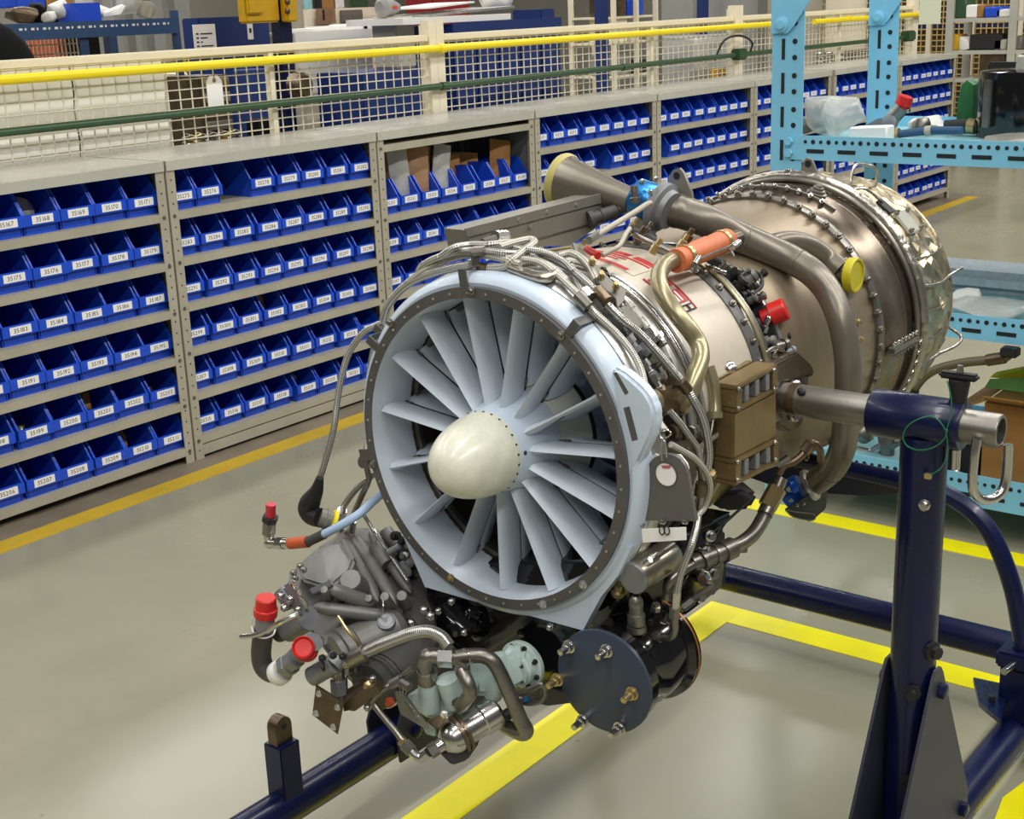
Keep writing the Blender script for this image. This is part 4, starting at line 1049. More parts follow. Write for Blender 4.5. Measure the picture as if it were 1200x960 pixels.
# upright lug on the left tube
c = B(335, 925, YL); xl = c.x
lug = M().bbox(xl-.021, xl+.021, YL-.02, YL+.02, FZ+TR*.7, FZ+.118, .002).build('upright_lug', NAVY, stand)
poly = [(xl-.001-.017, FZ+.119), (xl-.018, FZ+.145)]+[(xl-.001+.017*cos(pi-pi*k/8), FZ+.147+.017*sin(pi*k/8)) for k in range(9)]+[(xl+.016, FZ+.119)]
eye = M().prism([(x, YL+.010, z) for x, z in poly], (0, -.02, 0)).build('eye_plate', BROWN, lug)
M().lathe((xl, YL-.0101, FZ+.147), (0, -1, 0), [(0, .005), (.0006, .005)], 12).build('pin_hole', MBLACK, eye)
# rear uprights on the side tubes carrying the hoop handle, toe plates
XU = -.455
for y in (YL, YR):
    s = 1 if y == YR else -1
    M().bbox(XU-.026, XU+.026, y-.026, y+.026, FZ+TR*.8, FZ+.125, .003).build('corner_upright', NAVY, stand)
    cb = M().bbox(XU-.033, XU+.033, y-.033, y+.033, FZ+.126, FZ+.155, .004).build('clamp_block', NAVY, stand)
    M().cyl((XU-.034, y, FZ+.14), (XU-.075, y+s*.004, FZ+.142), .006).build('lock_pin', STEEL, cb)
    pl = M().prism([(XU-.062, y+s*.045, FZ+.058), (XU+.02, y+s*.085, FZ+.058), (XU+.026, y+s*.027, FZ+.058), (XU-.027, y+s*.012, FZ+.058), (XU-.1, y-s*.004, FZ+.058)], (0, 0, .009)).build('toe_plate', NAVY, stand)
    M().lathe((XU-.045, y+s*.03, FZ+.0675), (0, 0, 1), [(0, .006), (.009, .006)], 6).build('bolt', MBLACK, pl)
hp = [V((XU, YR, FZ+.156)), V((XU, YR, .30))]
for u, v in ((1187, 690), (1166, 634), (1142, 602), (1110, 580), (1075, 568)):
    hp.append(A(u, v, XU))
hp[2].y = max(hp[2].y, YR)
mid = [V((XU, 2*EY-p.y, p.z)) for p in hp[::-1]]
M().tube(hp+[V((XU, EY, hp[-1].z+.006))]+mid, .0155, 16, 6).build('hoop_handle', NAVY, stand)
# wide curved web plate under the hoop
wp = [(XU+.01, -2.36, .555), (XU+.01, -2.55, .548), (XU+.01, -2.56, .53), (XU+.01, -2.45, .50), (XU+.01, -2.3, .48), (XU+.01, -2.16, .5), (XU+.01, -2.06, .53), (XU+.01, -2.06, .548)]
M().prism(wp, (.006, 0, 0)).build('web_plate', NAVY, stand)
for x in (-.33, -1.7):
    for y in (YL, YR):
        cs = M().bbox(x-.03, x+.03, y-.028, y+.028, FZ-TR-.008, FZ-TR*.7, .003).build('caster', NAVY, stand)
        for s in (-1, 1): M().prism([(x-.02, y+s*.02, FZ-TR-.0085), (x+.02, y+s*.02, FZ-TR-.0085), (x+.035, y+s*.02, .035), (x+.015, y+s*.02, .035)], (0, s*.003, 0)).build('fork', NAVY, cs)
        M().lathe((x+.025, y-.014, .0465), (0, 1, 0), [(0, .040), (.004, .046), (.024, .046), (.028, .040)], 24).build('wheel', BLACKR, cs)
        M().lathe((x+.025, y-.0155, .0465), (0, 1, 0), [(0, .026), (.031, .026)], 20).build('hub', YBRIGHT, cs)

# ================================================================== JET ENGINE
eng = thing('jet_engine', 'small turbofan jet engine with a pale blue inlet on a navy stand', 'engine', (-.85, EY, .35))
def Q(t): return CY(*t) if t[2] > 0 else A(*t)
def R_(p, n): return n*(V(p)-CAM).dot(_f)/F_PX
def part(name, mm, m_, parent=None, label=None, kind=None, ang=38): return mm.build(name, m_, parent or eng, label, kind, ang)
def tq(name, pts, rpx, m_, parent=None, label=None, n=8, sub=6):
    P = [Q(t) for t in pts]; return part(name, M().tube(P, R_(P[0], rpx), n, sub), m_, parent, label)
def cq(name, a, b, rpx, m_, parent=None, r2=None, n=18, label=None):
    p, q = (Q(a) if len(a) == 3 and not isinstance(a, Vector) else V(a)), (Q(b) if len(b) == 3 and not isinstance(b, Vector) else V(b))
    r = R_(p, rpx); return part(name, M().cyl(p, q, r, R_(p, r2) if r2 else None, n), m_, parent, label)
def lq(name, p, d, prof, m_, parent=None, n=24, label=None): return part(name, M().lathe(p, d, prof, n), m_, parent, label)
XD = V((1, 0, SL)); 
HEX = M().lathe((0, 0, 0), (0, 0, 1), [(0, .0048), (.004, .0048), (.005, .004), (.005, .0026), (.0085, .0026), (.009, .0018)], 6)
def hexm(m_, nm): return HEX.mesh('bolt', V((0, 0, 0)), m_)
BOLT_S = HEX.mesh('bolt', V((0, 0, 0)), STEEL); BOLT_D = HEX.mesh('bolt', V((0, 0, 0)), STEELD); BOLT_K = HEX.mesh('bolt', V((0, 0, 0)), MBLACK)
def radial(th): return V((0, -sin(radians(th)), cos(radians(th))))

# ---- inlet
fl_ = part('inlet_flange', M().rev([(-.004, .2035), (-.004, .2175), (.004, .2175), (.004, .2035)], 120, closed=True), DARKRING)
m = M()
for k in range(44):
    p = E(-.004, .2105, k*360/44+3); m.lathe(p, -XD, [(0, .0019), (.0012, .0016), (.0016, 0)], 6)
part('flange_rivets', m, SILVER, fl_, kind='stuff')
for k, (u, v) in enumerate(((529, 677), (637, 708), (684, 685), (658, 393), (553, 341), (458, 378), (437, 545))):
    p = A(u, v, EX-.004); m_ = (BRASS, SILVER, SILVER, STEELD, STEELD, STEELD, STEELD)[k]
    lq('flange_bolt', p, -XD, [(0, .0058), (.002, .0058), (.003, .0038), (.006, .0034), (.0065, .002)], m_, fl_, 10)
cowl = part('fan_cowl', M().rev([(.004, .2178), (.003, .222), (.006, .2285), (.013, .2325), (.03, .2345), (.033, .231), (.033, .215), (.004, .215)], 120, closed=True), PALE)
part('front_frame', M().rev([(.0335, .2345), (.04, .237), (.052, .238), (.060, .235), (.063, .226), (.063, .21), (.0335, .21)], 120, closed=True), SILVER, label='raw silvery edge of the fan frame')
# lug on the near side
poly = [(716, 430), (727, 434), (742, 446), (755, 458), (764, 473), (768, 490), (765, 508), (756, 525), (746, 542), (739, 562), (732, 560), (722, 500)]
lug = part('cowl_lug', M().hull([A(u, v, EX+.003)+V((dx, 0, 0)) for u, v in poly for dx in (0, .022)], .006, 3), PALE)
sl_ = [A(u, v, EX+.0035) for u, v in ((731, 478), (738, 476), (748, 515), (741, 517))]
part('slot', M().prism(sl_, (-.0008, 0, 0)), DARKRING, lug)
sl_ = [A(u, v, EX+.0035) for u, v in ((719, 437), (723, 436), (737, 460), (733, 463))]
part('slot', M().prism(sl_, (-.0008, 0, 0)), DARKRING, lug)
# lower skirt
poly = [(462, 600), (474, 630), (498, 688), (560, 706), (622, 722), (683, 739), (692, 722), (704, 700), (722, 676), (740, 646), (738, 600), (700, 680), (640, 712), (580, 705), (520, 675), (480, 628)]
m = M()
top = [E(.005, .2145, t) for t in range(90, 271, 6)]
def sk(t):
    return E(.005, .216, t)
outer = []
for t in range(98, 251, 4):
    p = E(.005, .22, t); outer.append(p)
loz = A(683, 739, EX).z; zl = A(498, 688, EX).z
ptsO = [A(u, v, EX+.006) for u, v in ((741, 640), (724, 675), (704, 700), (692, 722), (683, 739), (622, 722), (560, 706), (498, 688), (474, 632), (460, 598))]
inner = [E(.006, .2125, t) for t in (118, 130, 143, 153, 163, 180, 200, 222, 240, 252)]
for i in range(len(ptsO)-1):
    m.prism([ptsO[i], ptsO[i+1], inner[i+1], inner[i]], (.016, 0, 0))
part('lower_skirt', m, PALE, label='pale blue skirt under the inlet coming to a point')
duct = part('inlet_duct', M().rev([(-.0035, .2034), (.02, .2025), (.06, .199), (.105, .195), (.14, .192), (.2, .19)], 120), PALE2)
part('shroud_ring', M().rev([(.107, .1948), (.107, .1925), (.113, .1925), (.113, .1946)], 96, closed=True), DARKRING)
hub = part('hub', M().rev([(-.004, .0548), (0, .0562), (.012, .058), (.03, .0622), (.048, .067), (.064, .0722)], 72), PALE)
part('hub_panel', M().rev([(.064, .0722), (.066, .0718), (.085, .083), (.104, .0945)], 72), HUBP)
part('seal_ring', M().rev([(.104, .0945), (.105, .0962), (.109, .0975), (.110, .095)], 72), MBLACK)
part('rotor_disc', M().rev([(.110, .096), (.135, .104), (.165, .108), (.2, .108), (.2, .191)], 72), BLADE)
for k in range(22):
    th = k*360/22
    vs = []
    for r, ch, tw in ((.098, .02, 28), (.145, .022, 44), (.1905, .022, 58)):
        for s in (-1, 1):
            c = E(.138, r, th); tdir = V((0, -cos(radians(th)), -sin(radians(th))))
            ax = XD*cos(radians(tw))*ch*s+tdir*sin(radians(tw))*ch*s
            nn = ax.cross(radial(th)).normalized()*.0012
            vs += [c+ax-nn, c+ax+nn]
    fs = []
    for i in range(2):
        a = 4*i; b = a+4
        fs += [(a, a+2, b+2, b), (a+1, b+1, b+3, a+3), (a, b, b+1, a+1), (a+2, a+3, b+3, b+2)]
    fs += [(0, 1, 3, 2), (8, 10, 11, 9)]
    part('fan_blade', M().add(vs, fs), BLADE)
# 15 inlet guide vanes, each with a hinged trailing flap
def vane(th):
    def sheet(x0, x1, r0a, r0b, r1, t, sk0, sk1, m_, nm, par, off=0):
        rows = 6; vs = []; fs = []
        prof = [(0, 0), (.12, .8), (.4, 1), (.75, .85), (1, .25)]
        ring = [(a, b) for a, b in prof]+[(a, -b) for a, b in prof[::-1] if b]
        n = len(ring)
        for i in range(rows):
            f = i/(rows-1)
            for a, b in ring:
                x = x0+(x1-x0)*a
                x += .016*(1-f)*0
                r0 = r0a+(r0b-r0a)*a
                r = r0+(r1-r0)*f
                fl = 1+1.2*max(0, (.12-f)/.12)+1.2*max(0, (f-.9)/.1)
                off_t = (sk0*(a)+off)
                c = E(x, r, th); td = V((0, -cos(radians(th)), -sin(radians(th))))
                vs.append(c+td*(b*t*fl*.5+off_t))
        for i in range(rows-1):
            for k in range(n): fs.append((i*n+k, i*n+(k+1) % n, (i+1)*n+(k+1) % n, (i+1)*n+k))
        fs += [tuple(range(n))[::-1], tuple((rows-1)*n+k for k in range(n))]
        return part(nm, M().add(vs, fs), m_, par)
    v = sheet(.013, .060, .0575, .071, .2015, .0060, 0, 0, PALE2, 'inlet_vane', None)
    sheet(.0598, .0628, .0712, .0735, .1985, .0028, .0008, 0, MBLACK, 'hinge_gap', v)
    f = sheet(.0625, .103, .075, .096, .1955, .0056, .010, .001, PALE2, 'vane_flap', v)
    for r in (.081, .186):
        M().cyl(E(.0605, r, th), E(.0605, r+.008, th), .0042, n=8).build('hinge_pin', STEELD, v)
for k in range(15): vane(-84+24*k)
# spinner
prof = []
for i in range(15):
    a = pi/2*i/14; x = -.004-.094*sin(pi/2-a)**.98 if 0 else -.002-.094*cos(a)
    prof.append((x, .0555*sin(a)**.82 if i else 0.0))
sp = part('spinner', M().rev(prof, 72), SPIN, label='cream egg shaped spinner')
m = M()
for k in range(26): m.lathe(E(-.006, .0553, k*360/26), radial(k*360/26), [(0, .0016), (.0008, .0016)], 6)
part('screw_heads', m, MBLACK, sp, kind='stuff')
lq('plug', E(.006, .0568, 84), radial(84), [(0, .003), (.001, .003), (.0015, .0015)], BROWN, hub, 8)

# ---- main casings behind the inlet
part('compressor_casing', M().rev([(.062, .2), (.08, .196), (.12, .19), (.15, .192), (.17, .2)], 96), BROWN)
part('casing_rib', M().rev([(.075, .19), (.075, .212), (.083, .212), (.083, .19)], 96, closed=True), STEELD)
part('casing_rib', M().rev([(.128, .19), (.126, .212), (.133, .214), (.136, .19)], 96, closed=True), STEELD)
def torus(name, x, r, rr, m_, t0=0, t1=360, n=72):
    full = t1-t0 >= 360
    P = [E(x, r, t0+(t1-t0)*k/n) for k in range(n if full else n+1)]
    return part(name, M().tube(P, rr, 10, raw=True, closed=full), m_)
torus('clamp_ring', .163, .210, .005, SILVER); torus('clamp_ring', .178, .215, .0045, STEEL); torus('clamp_ring', .189, .2165, .003, SILVER)
wc = part('bypass_casing', M().rev([(.17, .2), (.19, .2145), (.2, .217), (.26, .2165), (.33, .211), (.352, .206)], 120), WHITEC, label='cream white casing band')
bf = part('bolt_flange', M().rev([(.350, .195), (.350, .2085), (.353, .2095), (.374, .2075), (.377, .206), (.377, .195)], 96, closed=True), DARKRING)
for k in range(44):
    inst('bolt', BOLT_D, bf, E(.363, .2082, k*360/44), radial(k*360/44)*.8-XD*.6, 1.15)
torus('drain_rail', .386, .206, .0042, OLIVE, -60, 110); torus('drain_rail', .397, .204, .004, STEELD, -60, 110)
part('core_casing', M().rev([(.366, .198), (.38, .19), (.40, .176), (.455, .176), (.46, .19)], 96), MBLACK)
part('thin_flange', M().rev([(.462, .17), (.462, .1935), (.466, .1945), (.47, .1935), (.47, .17)], 96, closed=True), SILVER)
part('turbine_casing', M().rev([(.47, .187), (.482, .194), (.5, .2), (.54, .2085), (.6, .2165), (.66, .2215), (.72, .2225)], 120), TAN, label='tan painted tapered casing')
b2 = part('bolt_flange', M().rev([(.716, .215), (.716, .2275), (.722, .2295), (.735, .2295), (.74, .226)], 120), STEELD)
for k in range(52):
    a = inst('bolt', BOLT_D, b2, E(.7175, .2285, k*360/52), radial(k*360/52)*.75-XD*.65, 1.35)
part('rear_casing', M().rev([(.738, .226), (.745, .2295), (.758, .2305), (.775, .2335), (.80, .2345), (.803, .2365), (.808, .2365), (.811, .2345), (.835, .2335), (.85, .231), (.866, .229)], 120), TAND, label='brown heat stained rear casing')
b3 = part('bolt_flange', M().rev([(.772, .226), (.772, .2375), (.7795, .2375), (.7795, .226)], 120, t0=-70, t1=30), STEELD)
for k in range(18): inst('bolt', BOLT_S, b3, E(.772, .236, -66+k*5.3), -XD*.7+radial(-66+k*5.3)*.7, 1.0)
# longitudinal split line with twin bolt rows
th0 = 93
sf = part('split_flange', M().obox(E(.795, .238, th0), XD*.052, radial(th0)*.006, V((0, -cos(radians(th0)), -sin(radians(th0))))*.004), STEELD)
for s in (-1, 1):
    for k in range(7):
        inst('bolt', BOLT_S, sf, E(.75+k*.0145, .2385, th0+s*2.0), V((0, -cos(radians(th0)), -sin(radians(th0))))*s+radial(th0)*.5, .75)
# foil conduit ring with metal bands
cr = torus('foil_conduit', .862, .2425, .0095, FOILP, -78, 135, 110)
for t in (-2, 42, 86): 
    P = [E(.862, .2425, t-1.2+k*.8) for k in range(4)]; part('band', M().tube(P, .0112, 12, raw=True), STEEL, cr)
torus('ring_pipe', .846, .2385, .005, STEELD, -60, 130, 80)
tl = part('conduit_tail', M().tube([E(.862, .2425, -40), E(.84, .245, -48), E(.80, .247, -54), E(.75, .244, -60), E(.70, .238, -66)], .009, 10), FOILP)
# rear foil blanket: crumpled sheet
vs = []; fs = []; rr = random.Random(3); NX, NT = 13, 104
prof = [(.868, .232), (.88, .238), (.90, .2385), (.93, .236), (.97, .2315), (1.01, .2255), (1.045, .2185), (1.06, .2145)]
def pr(x):
    for i in range(len(prof)-1):
        if x <= prof[i+1][0]:
            t = (x-prof[i][0])/(prof[i+1][0]-prof[i][0]); return prof[i][1]+(prof[i+1][1]-prof[i][1])*t
    return prof[-1][1]
for i in range(NX+1):
    for k in range(NT):
        x = .868+(1.06-.868)*i/NX; j = 0 if i in (0, NX) else 1
        vs.append(E(x+j*rr.uniform(-.0035, .0035), pr(x)+j*(rr.uniform(-.0046, .0042)+.002*sin(k*.9+i*.35)), 360*(k+.5*(i % 2))/NT))
for i in range(NX):
    for k in range(NT):
        fs.append((i*NT+k, i*NT+(k+1) % NT, (i+1)*NT+(k+1) % NT, (i+1)*NT+k))
part('foil_blanket', M().add(vs, fs), FOIL, label='crumpled gold foil blanket on the tail cone', ang=22)
torus('exhaust_lip', 1.062, .2145, .003, FOIL)
part('tail_inner', M().rev([(1.06, .212), (1.0, .2), (.95, .19), (.94, .02)], 72), BROWN)
part('tail_cone', M().rev([(.94, .09), (1.0, .07), (1.05, .02), (1.055, 0)], 48), BROWN)
# access plate on the foil and its bolts, wire straps
x0, t0 = .935, 47
ap = part('access_plate', M().hull([E(x, pr(x)+h, t) for x in (.905, .965) for t in (42, 53) for h in (.003, .009)], .002), SHTOP)
part('dark_gap', M().hull([E(x, pr(x)+h, t) for x in (.90, .93) for t in (34, 41.5) for h in (0, .0045)], .001), MBLACK)
part('dark_gap', M().hull([E(x, pr(x)+h, t) for x in (.97, .98) for t in (43, 53) for h in (0, .0045)], .001), MBLACK)
for x in (.908, .962):
    for t in (43, 52): inst('bolt', BOLT_D, ap, E(x, pr(x)+.009, t), radial(t), .9)
def P_(x, h, t): return E(x, pr(min(x, 1.06))+h, t)
part('wire_handle', M().tube([P_(.89, .004, 22), P_(.90, .03, 20), P_(.93, .036, 19), P_(.985, .032, 22), P_(.99, .0, 24)], .0028, 8, 3), FOILP)
part('wire_handle', M().tube([P_(.88, .004, 24), P_(.895, .012, 28), P_(.91, .006, 36)], .0028, 8, 4), FOILP)
part('wire_handle', M().tube([P_(.88, .006, 74), P_(.95, .008, 76), P_(1.03, .006, 76), P_(1.075, .02, 75)], .0028, 8, 4), FOILP)
part('wire_handle', M().tube([P_(.885, .006, 108), P_(.95, .012, 106), P_(1.0, .03, 104), P_(1.03, .032, 102), P_(1.035, .006, 100)], .0028, 8, 4), FOILP)
for t in (62, 84, 96, 118): part('seam_wire', M().tube([P_(.872, .003, t), P_(.95, .004, t+2), P_(1.055, .003, t+1)], .0016, 6), STEELD)
# boss on the rear casing top, brass studs on the tan casing
lq('sensor_boss', E(.80, .2345, 18), radial(18), [(0, .017), (.003, .017), (.004, .013), (.008, .0125), (.009, .009), (.0125, .009), (.013, .006), (.016, .005)], STEELD)
for u, v in ((1003, 378), (1006, 398)): p = CY(u, v, .22); lq('brass_stud', p, p-E(p.x-EX, 0, 0), [(0, .005), (.006, .005), (.007, .003), (.01, .003)], BRASS, n=8)
for k in range(7): inst('bolt', BOLT_S, eng, E(.848, .2415, 95+k*4.2), radial(95+k*4.2), .9)
# lifting eyes
def eye_plate(u0, pts, X, hole, r_, thick=.006):
    P = [A(u, v, X) for u, v in pts]; c = A(*hole, X)
    o = part('lifting_eye', M().prism(P, (thick, 0, 0)), SHEET)
    lq('eye_hole', c+V((-.0006, 0, 0)), (-1, 0, 0), [(0, r_), (.0004, r_)], MBLACK, o, 16)
    return o
eye_plate(0, [(782, 228), (784, 206), (789, 199), (796, 197), (801, 203), (810, 226), (812, 240), (782, 240)], -.86, (793, 206), .0055)
eye_plate(0, [(938, 202), (941, 190), (945, 185), (951, 187), (957, 202), (958, 210), (938, 210)], -.43, (947, 192), .006)

# ---- placards on the white casing
def patch(name, x0, x1, t0, t1, m_, par, h=.0006, n=10):
    vs = []; fs = []
    def wr(x):
        pp = [(.2, .217), (.26, .2165), (.33, .211), (.352, .206)]
        for i in range(3):
            if x <= pp[i+1][0]: return pp[i][1]+(pp[i+1][1]-pp[i][1])*(x-pp[i][0])/(pp[i+1][0]-pp[i][0])
        return .206
    K = 5
    for hh in (0, h):
        for i in range(n+1):
            for j in range(K): x = x0+(x1-x0)*j/(K-1); vs.append(E(x, wr(x)+hh+.0002, t0+(t1-t0)*i/n))
    N = (n+1)*K
    for i in range(n):
        for j in range(K-1):
            a = i*K+j; fs += [(N+a, N+a+1, N+a+K+1, N+a+K), (a, a+K, a+K+1, a+1)]
        a = i*K; b = i*K+K-1; fs += [(a, N+a, N+a+K, a+K), (b, b+K, N+b+K, N+b)]
    for a in range(K-1):
        fs += [(a, a+1, N+a+1, N+a), (n*K+a, N+n*K+a, N+n*K+a+1, n*K+a+1)]
    return part(name, M().add(vs, fs), m_, par)
pl = patch('warning_placard', .215, .285, -8, 24, WHITEC, wc, .0008)
for x0, x1, t0, t1 in ((.217, .227, -7, 20), (.232, .2365, -7, 8), (.241, .2455, -7, 12), (.25, .2545, -2, 14), (.259, .264, -7, 23), (.268, .283, 4, 12), (.268, .283, 14, 23)):
    patch('red_print', x0, x1, t0, t1, REDINK, wc, .0013)
for x0, x1, t0, t1, m_ in ((.222, .226, 27, 44, REDINK), (.230, .262, 28, 34, REDINK), (.230, .262, 36, 42, REDINK), (.266, .2685, 27, 46, REDINK), (.2335, .237, 28.6, 33.4, CARD), (.241, .2445, 28.6, 33.4, CARD), (.249, .2525, 28.6, 33.4, CARD), (.2335, .237, 36.6, 41.4, CARD), (.241, .2445, 36.6, 41.4, CARD), (.249, .2525, 36.6, 41.4, CARD), (.25, .2535, 43.5, 46, INK), (.224, .264, 45.6, 46.1, INK), (.224, .264, 43.2, 43.6, INK)):
    patch('red_print' if m_ is REDINK else 'printed_line', x0, x1, t0, t1, m_, wc, .0013 if m_ is REDINK else .0018)

# ---- bleed air duct system
Y0 = V((0, -1, 0))
pb = A(658, 212, -.89); ps = A(741, 236, -.89); d = ps-pb; Ld = d.length
hn = part('flared_horn', M().lathe(pb, d, [(.012, .034), (0, .0395), (0, .042), (.004, .043), (.008, .042), (.02, .0385), (.05, .0335), (Ld*.72, .0245), (Ld, .0195)], 36, caps=False), DUCT, label='grey flared duct horn')
part('primed_rim', M().lathe(pb, d, [(-.001, .0385), (-.003, .0425), (.002, .0445), (.008, .0437), (.011, .0415)], 36, caps=False), YHORN, hn, label='yellow primed rim')
p1 = A(744, 229, -.89); p2 = A(770, 240, -.89)
vb = part('clamp_valve', M().lathe(p1, p2-p1, [(0, .021), (.004, .028), ((p2-p1).length, .030), ((p2-p1).length+.004, .028)], 32), VBLUE, label='blue anodised clamp valve')
p3 = A(783, 246, -.89)
part('valve_collar', M().lathe(p2, p3-p2, [(.0, .030), (.0, .036), (.006, .0375), (.014, .0375), (.018, .031), (.026, .0285)], 32), CASTL, vb)
for u, v in ((762, 226), (752, 214), (768, 211)): inst('bolt', BOLT_S, vb, A(u, v, -.92), V((-.6, -.5, .6)), .9)
part('valve_foot', M().hull([A(u, v, X) for u, v in ((748, 250), (772, 274), (764, 285), (742, 268)) for X in (-.91, -.87)], .004), CASTL, vb)
lq('valve_fitting', A(745, 238, -.93), A(743, 218, -.93)-A(745, 238, -.93), [(0, .008), (.008, .008), (.009, .005), (.016, .005), (.017, .006), (.026, .005)], STEELD, vb, 10)
dp = [B(*t) for t in ((778, 243, -2.30), (800, 249, -2.325), (830, 260, -2.36), (862, 276, -2.39), (895, 290, -2.425), (925, 303, -2.46), (952, 320, -2.497), (972, 344, -2.525), (986, 378, -2.55), (993, 415, -2.563), (994, 450, -2.567), (992, 490, -2.563), (988, 522, -2.555), (978, 546, -2.53), (962, 561, -2.50), (950, 568, -2.48))]
mdc = M().tube(dp, lambda t: .0262-.006*min(1, t/.45) if t > .06 else .0265, 24, 6)
dk_ = part('bleed_duct', mdc, DUCT, label='thick grey bleed duct sweeping over the engine')
cm = catmull(dp, 6)
for i in (20, 32, 66, 80):
    T = (cm[i+1]-cm[i-1]).normalized(); rr = .0262-.006*min(1, (i/(len(cm)-1))/.45); part('weld_bead', M().lathe(cm[i]-T*.0012, T, [(0, rr), (.0006, rr+.0009), (.0018, rr+.0009), (.0024, rr)], 24, caps=False), DUCT, dk_)
# branch to the yellow cap
bp = [B(*t) for t in ((890, 296, -2.40), (905, 287, -2.42), (925, 283, -2.435), (948, 288, -2.45), (968, 302, -2.468), (985, 316, -2.492))]
br = part('duct_branch', M().tube(bp, .0165, 20), DUCT)
c0 = B(990, 319, -2.495)
part('branch_flange', M().lathe(c0, Y0, [(-.012, .0168), (0, .0172), (.002, .0215), (.009, .0215), (.010, .018)], 28), STEELD, br)
c1 = B(997, 322, -2.507); part('yellow_cap', M().lathe(c1, Y0, [(-.004, .0245), (-.003, .0265), (.008, .0272), (.011, .0262), (.0112, .0235), (.0085, .0225), (.0085, 0)], 36), YCAP, br, label='yellow plastic cap')
# lower blue valve
e1 = dp[-1]; e2 = B(938, 574, -2.465)
lv = part('lower_valve', M().lathe(e1+(e1-e2)*.3, e2-e1, [(0, .0225), (.004, .0265), (.010, .0265), (.013, .0215)], 24), SILVER)
dv = (e2-e1).normalized()
part('valve_body', M().lathe(e2-dv*.004, dv, [(0, .0235), (.004, .0255), (.026, .0255), (.032, .021)], 24), VBLUE2, lv, label='dark blue anodised valve body')
part('valve_lever', M().hull([B(u, v, -2.49) for u, v in ((919, 597), (924, 603), (950, 612), (968, 596), (970, 566), (962, 570), (955, 592), (930, 590))]+[B(u, v, -2.475) for u, v in ((919, 597), (924, 603), (950, 612), (968, 596), (970, 566))], .002), MBLACK, lv)
lp = [B(u, v, -2.493) for u, v in ((922, 598), (930, 606), (952, 610), (954, 603), (932, 600))]
part('slot_rim', M().tube(lp, .0012, 6, 3, closed=True), STEELD, lv)
for u, v in ((926, 586), (933, 592), (941, 590), (923, 572)): inst('bolt', BOLT_S, lv, B(u, v, -2.495), (-.5, -.8, 0), .6)
part('side_boss', M().lathe(B(926, 570, -2.48), V((-.5, -.8, .2)), [(0, .009), (.012, .009), (.014, .005)], 12), VBLUE2, lv)

# ---- olive S pipe and orange sleeve
sp_ = [(806, 302, .2445), (792, 304, .2445), (779, 310, .245), (772, 324, .246), (776, 342, .2465), (790, 364, .247), (806, 384, .248), (818, 402, .249), (821, 420, .25), (815, 440, .25), (811, 453, .248), (805, 464, .24), (797, 472, .228)]
tq('hot_air_pipe', sp_, 10, OLIVE, n=18, label='olive steel S bend pipe')
o1 = Q((792, 306, .2445)); o2 = Q((853, 281, .2445)); dd = (o2-o1).normalized(); LL = (o2-o1).length
os_ = part('orange_sleeve', M().lathe(o1, dd, [(0, .0145), (.0, .0165), (.010, .017), (.011, .016), (LL*.3, .0158)]+[(LL*(.34+.05*k), .0172 if k % 2 else .0155) for k in range(7)]+[(LL*.72, .0165), (LL*.98, .0168), (LL, .0145)], 28), ORANGE, label='ribbed orange silicone sleeve')
for t in (.16, .86):
    p = o1+dd*LL*t; part('hose_clamp', M().lathe(p-dd*.004, dd, [(0, .0168), (0, .0182), (.008, .0182), (.008, .0168)], 28), BRASS, os_)
    q = p+V((-.003, -.016, -.008)); part('clamp_screw', M().cyl(q-V((0, .006, .010)), q+V((0, .004, .006)), .0028, n=8), STEEL, os_)
tq('lock_wire_rod', [(815, 306, .268), (835, 297, .268), (860, 287, .268)], 1.4, STEEL, os_)
cq('rod_end', (858, 290, .268), (866, 284, .268), 4, STEEL, os_); cq('rod_end', (814, 310, .268), (819, 302, .268), 3.4, STEEL, os_)
cq('duct_stub', (838, 290, .24), (864, 279, .24), 10, BROWN)

# ---- grey electrical tray at the back top
YT = -2.21
def trayq(pts, m_, name, y0, dy, par=None): return part(name, M().prism([B(u, v, y0) for u, v in pts], (0, dy, 0)), m_, par)
tr = trayq(((547, 270), (600, 256), (704, 229), (710, 250), (706, 262), (668, 288), (600, 290), (552, 292)), SHEET, 'wire_tray', YT, .04)
trayq(((546, 268), (600, 254), (704, 227), (705, 238), (600, 265), (548, 278)), SHEET, 'tray_lip', YT-.003, .0028, tr)
for u, v in ((641, 249), (675, 240), (622, 266), (608, 258)): lq('rivet', B(u, v, YT-.003), Y0, [(0, .0035), (.0015, .003), (.002, 0)], SHEET, tr, 8)
trayq(((625, 281), (693, 262), (693, 264), (625, 283)), STEELD, 'tray_seam', YT-.0015, .001, tr)
cn = B(692, 257, YT-.004); c2 = B(727, 246, YT-.03); dcn = c2-cn
cq_ = part('plug_connector', M().lathe(cn, dcn, [(-.004, .0135), (.004, .0135), (.005, .0095), (.016, .0095), (.017, .011), (.042, .0105), (.046, .0065), (dcn.length+.03, .005)], 18), GREYR)
tq('pale_hose', [(699, 276, .262), (722, 262, .268), (745, 248, .272), (757, 240, .272), (762, 238, .272)], 3.6, SHELF, n=10)
tq('pale_hose', [(706, 299, .245), (716, 294, .25), (726, 288, .255), (733, 275, .26), (738, 268, .262)], 3.0, SHELF, n=10)
tq('pale_hose', [(743, 275, .24), (762, 284, .236), (783, 294, .232), (795, 300, .23)], 3.4, STEELD, n=10)
tq('dark_hose', [(742, 270, .232), (765, 280, .226), (790, 300, .222)], 4, GREYR, n=10)
cq('coupling_nut', (690, 282, .262), (702, 273, .262), 5, STEELD, n=8); cq('coupling_nut', (684, 284, .255), (692, 282, .255), 4, BRASS, n=8)
cq('red_tip', (688, 292, .24), (701, 300, .24), 4.5, RED)
tq('wire_bundle', [(668, 290, .245), (640, 294, .245), (625, 296, .245)], 2, BRASS)
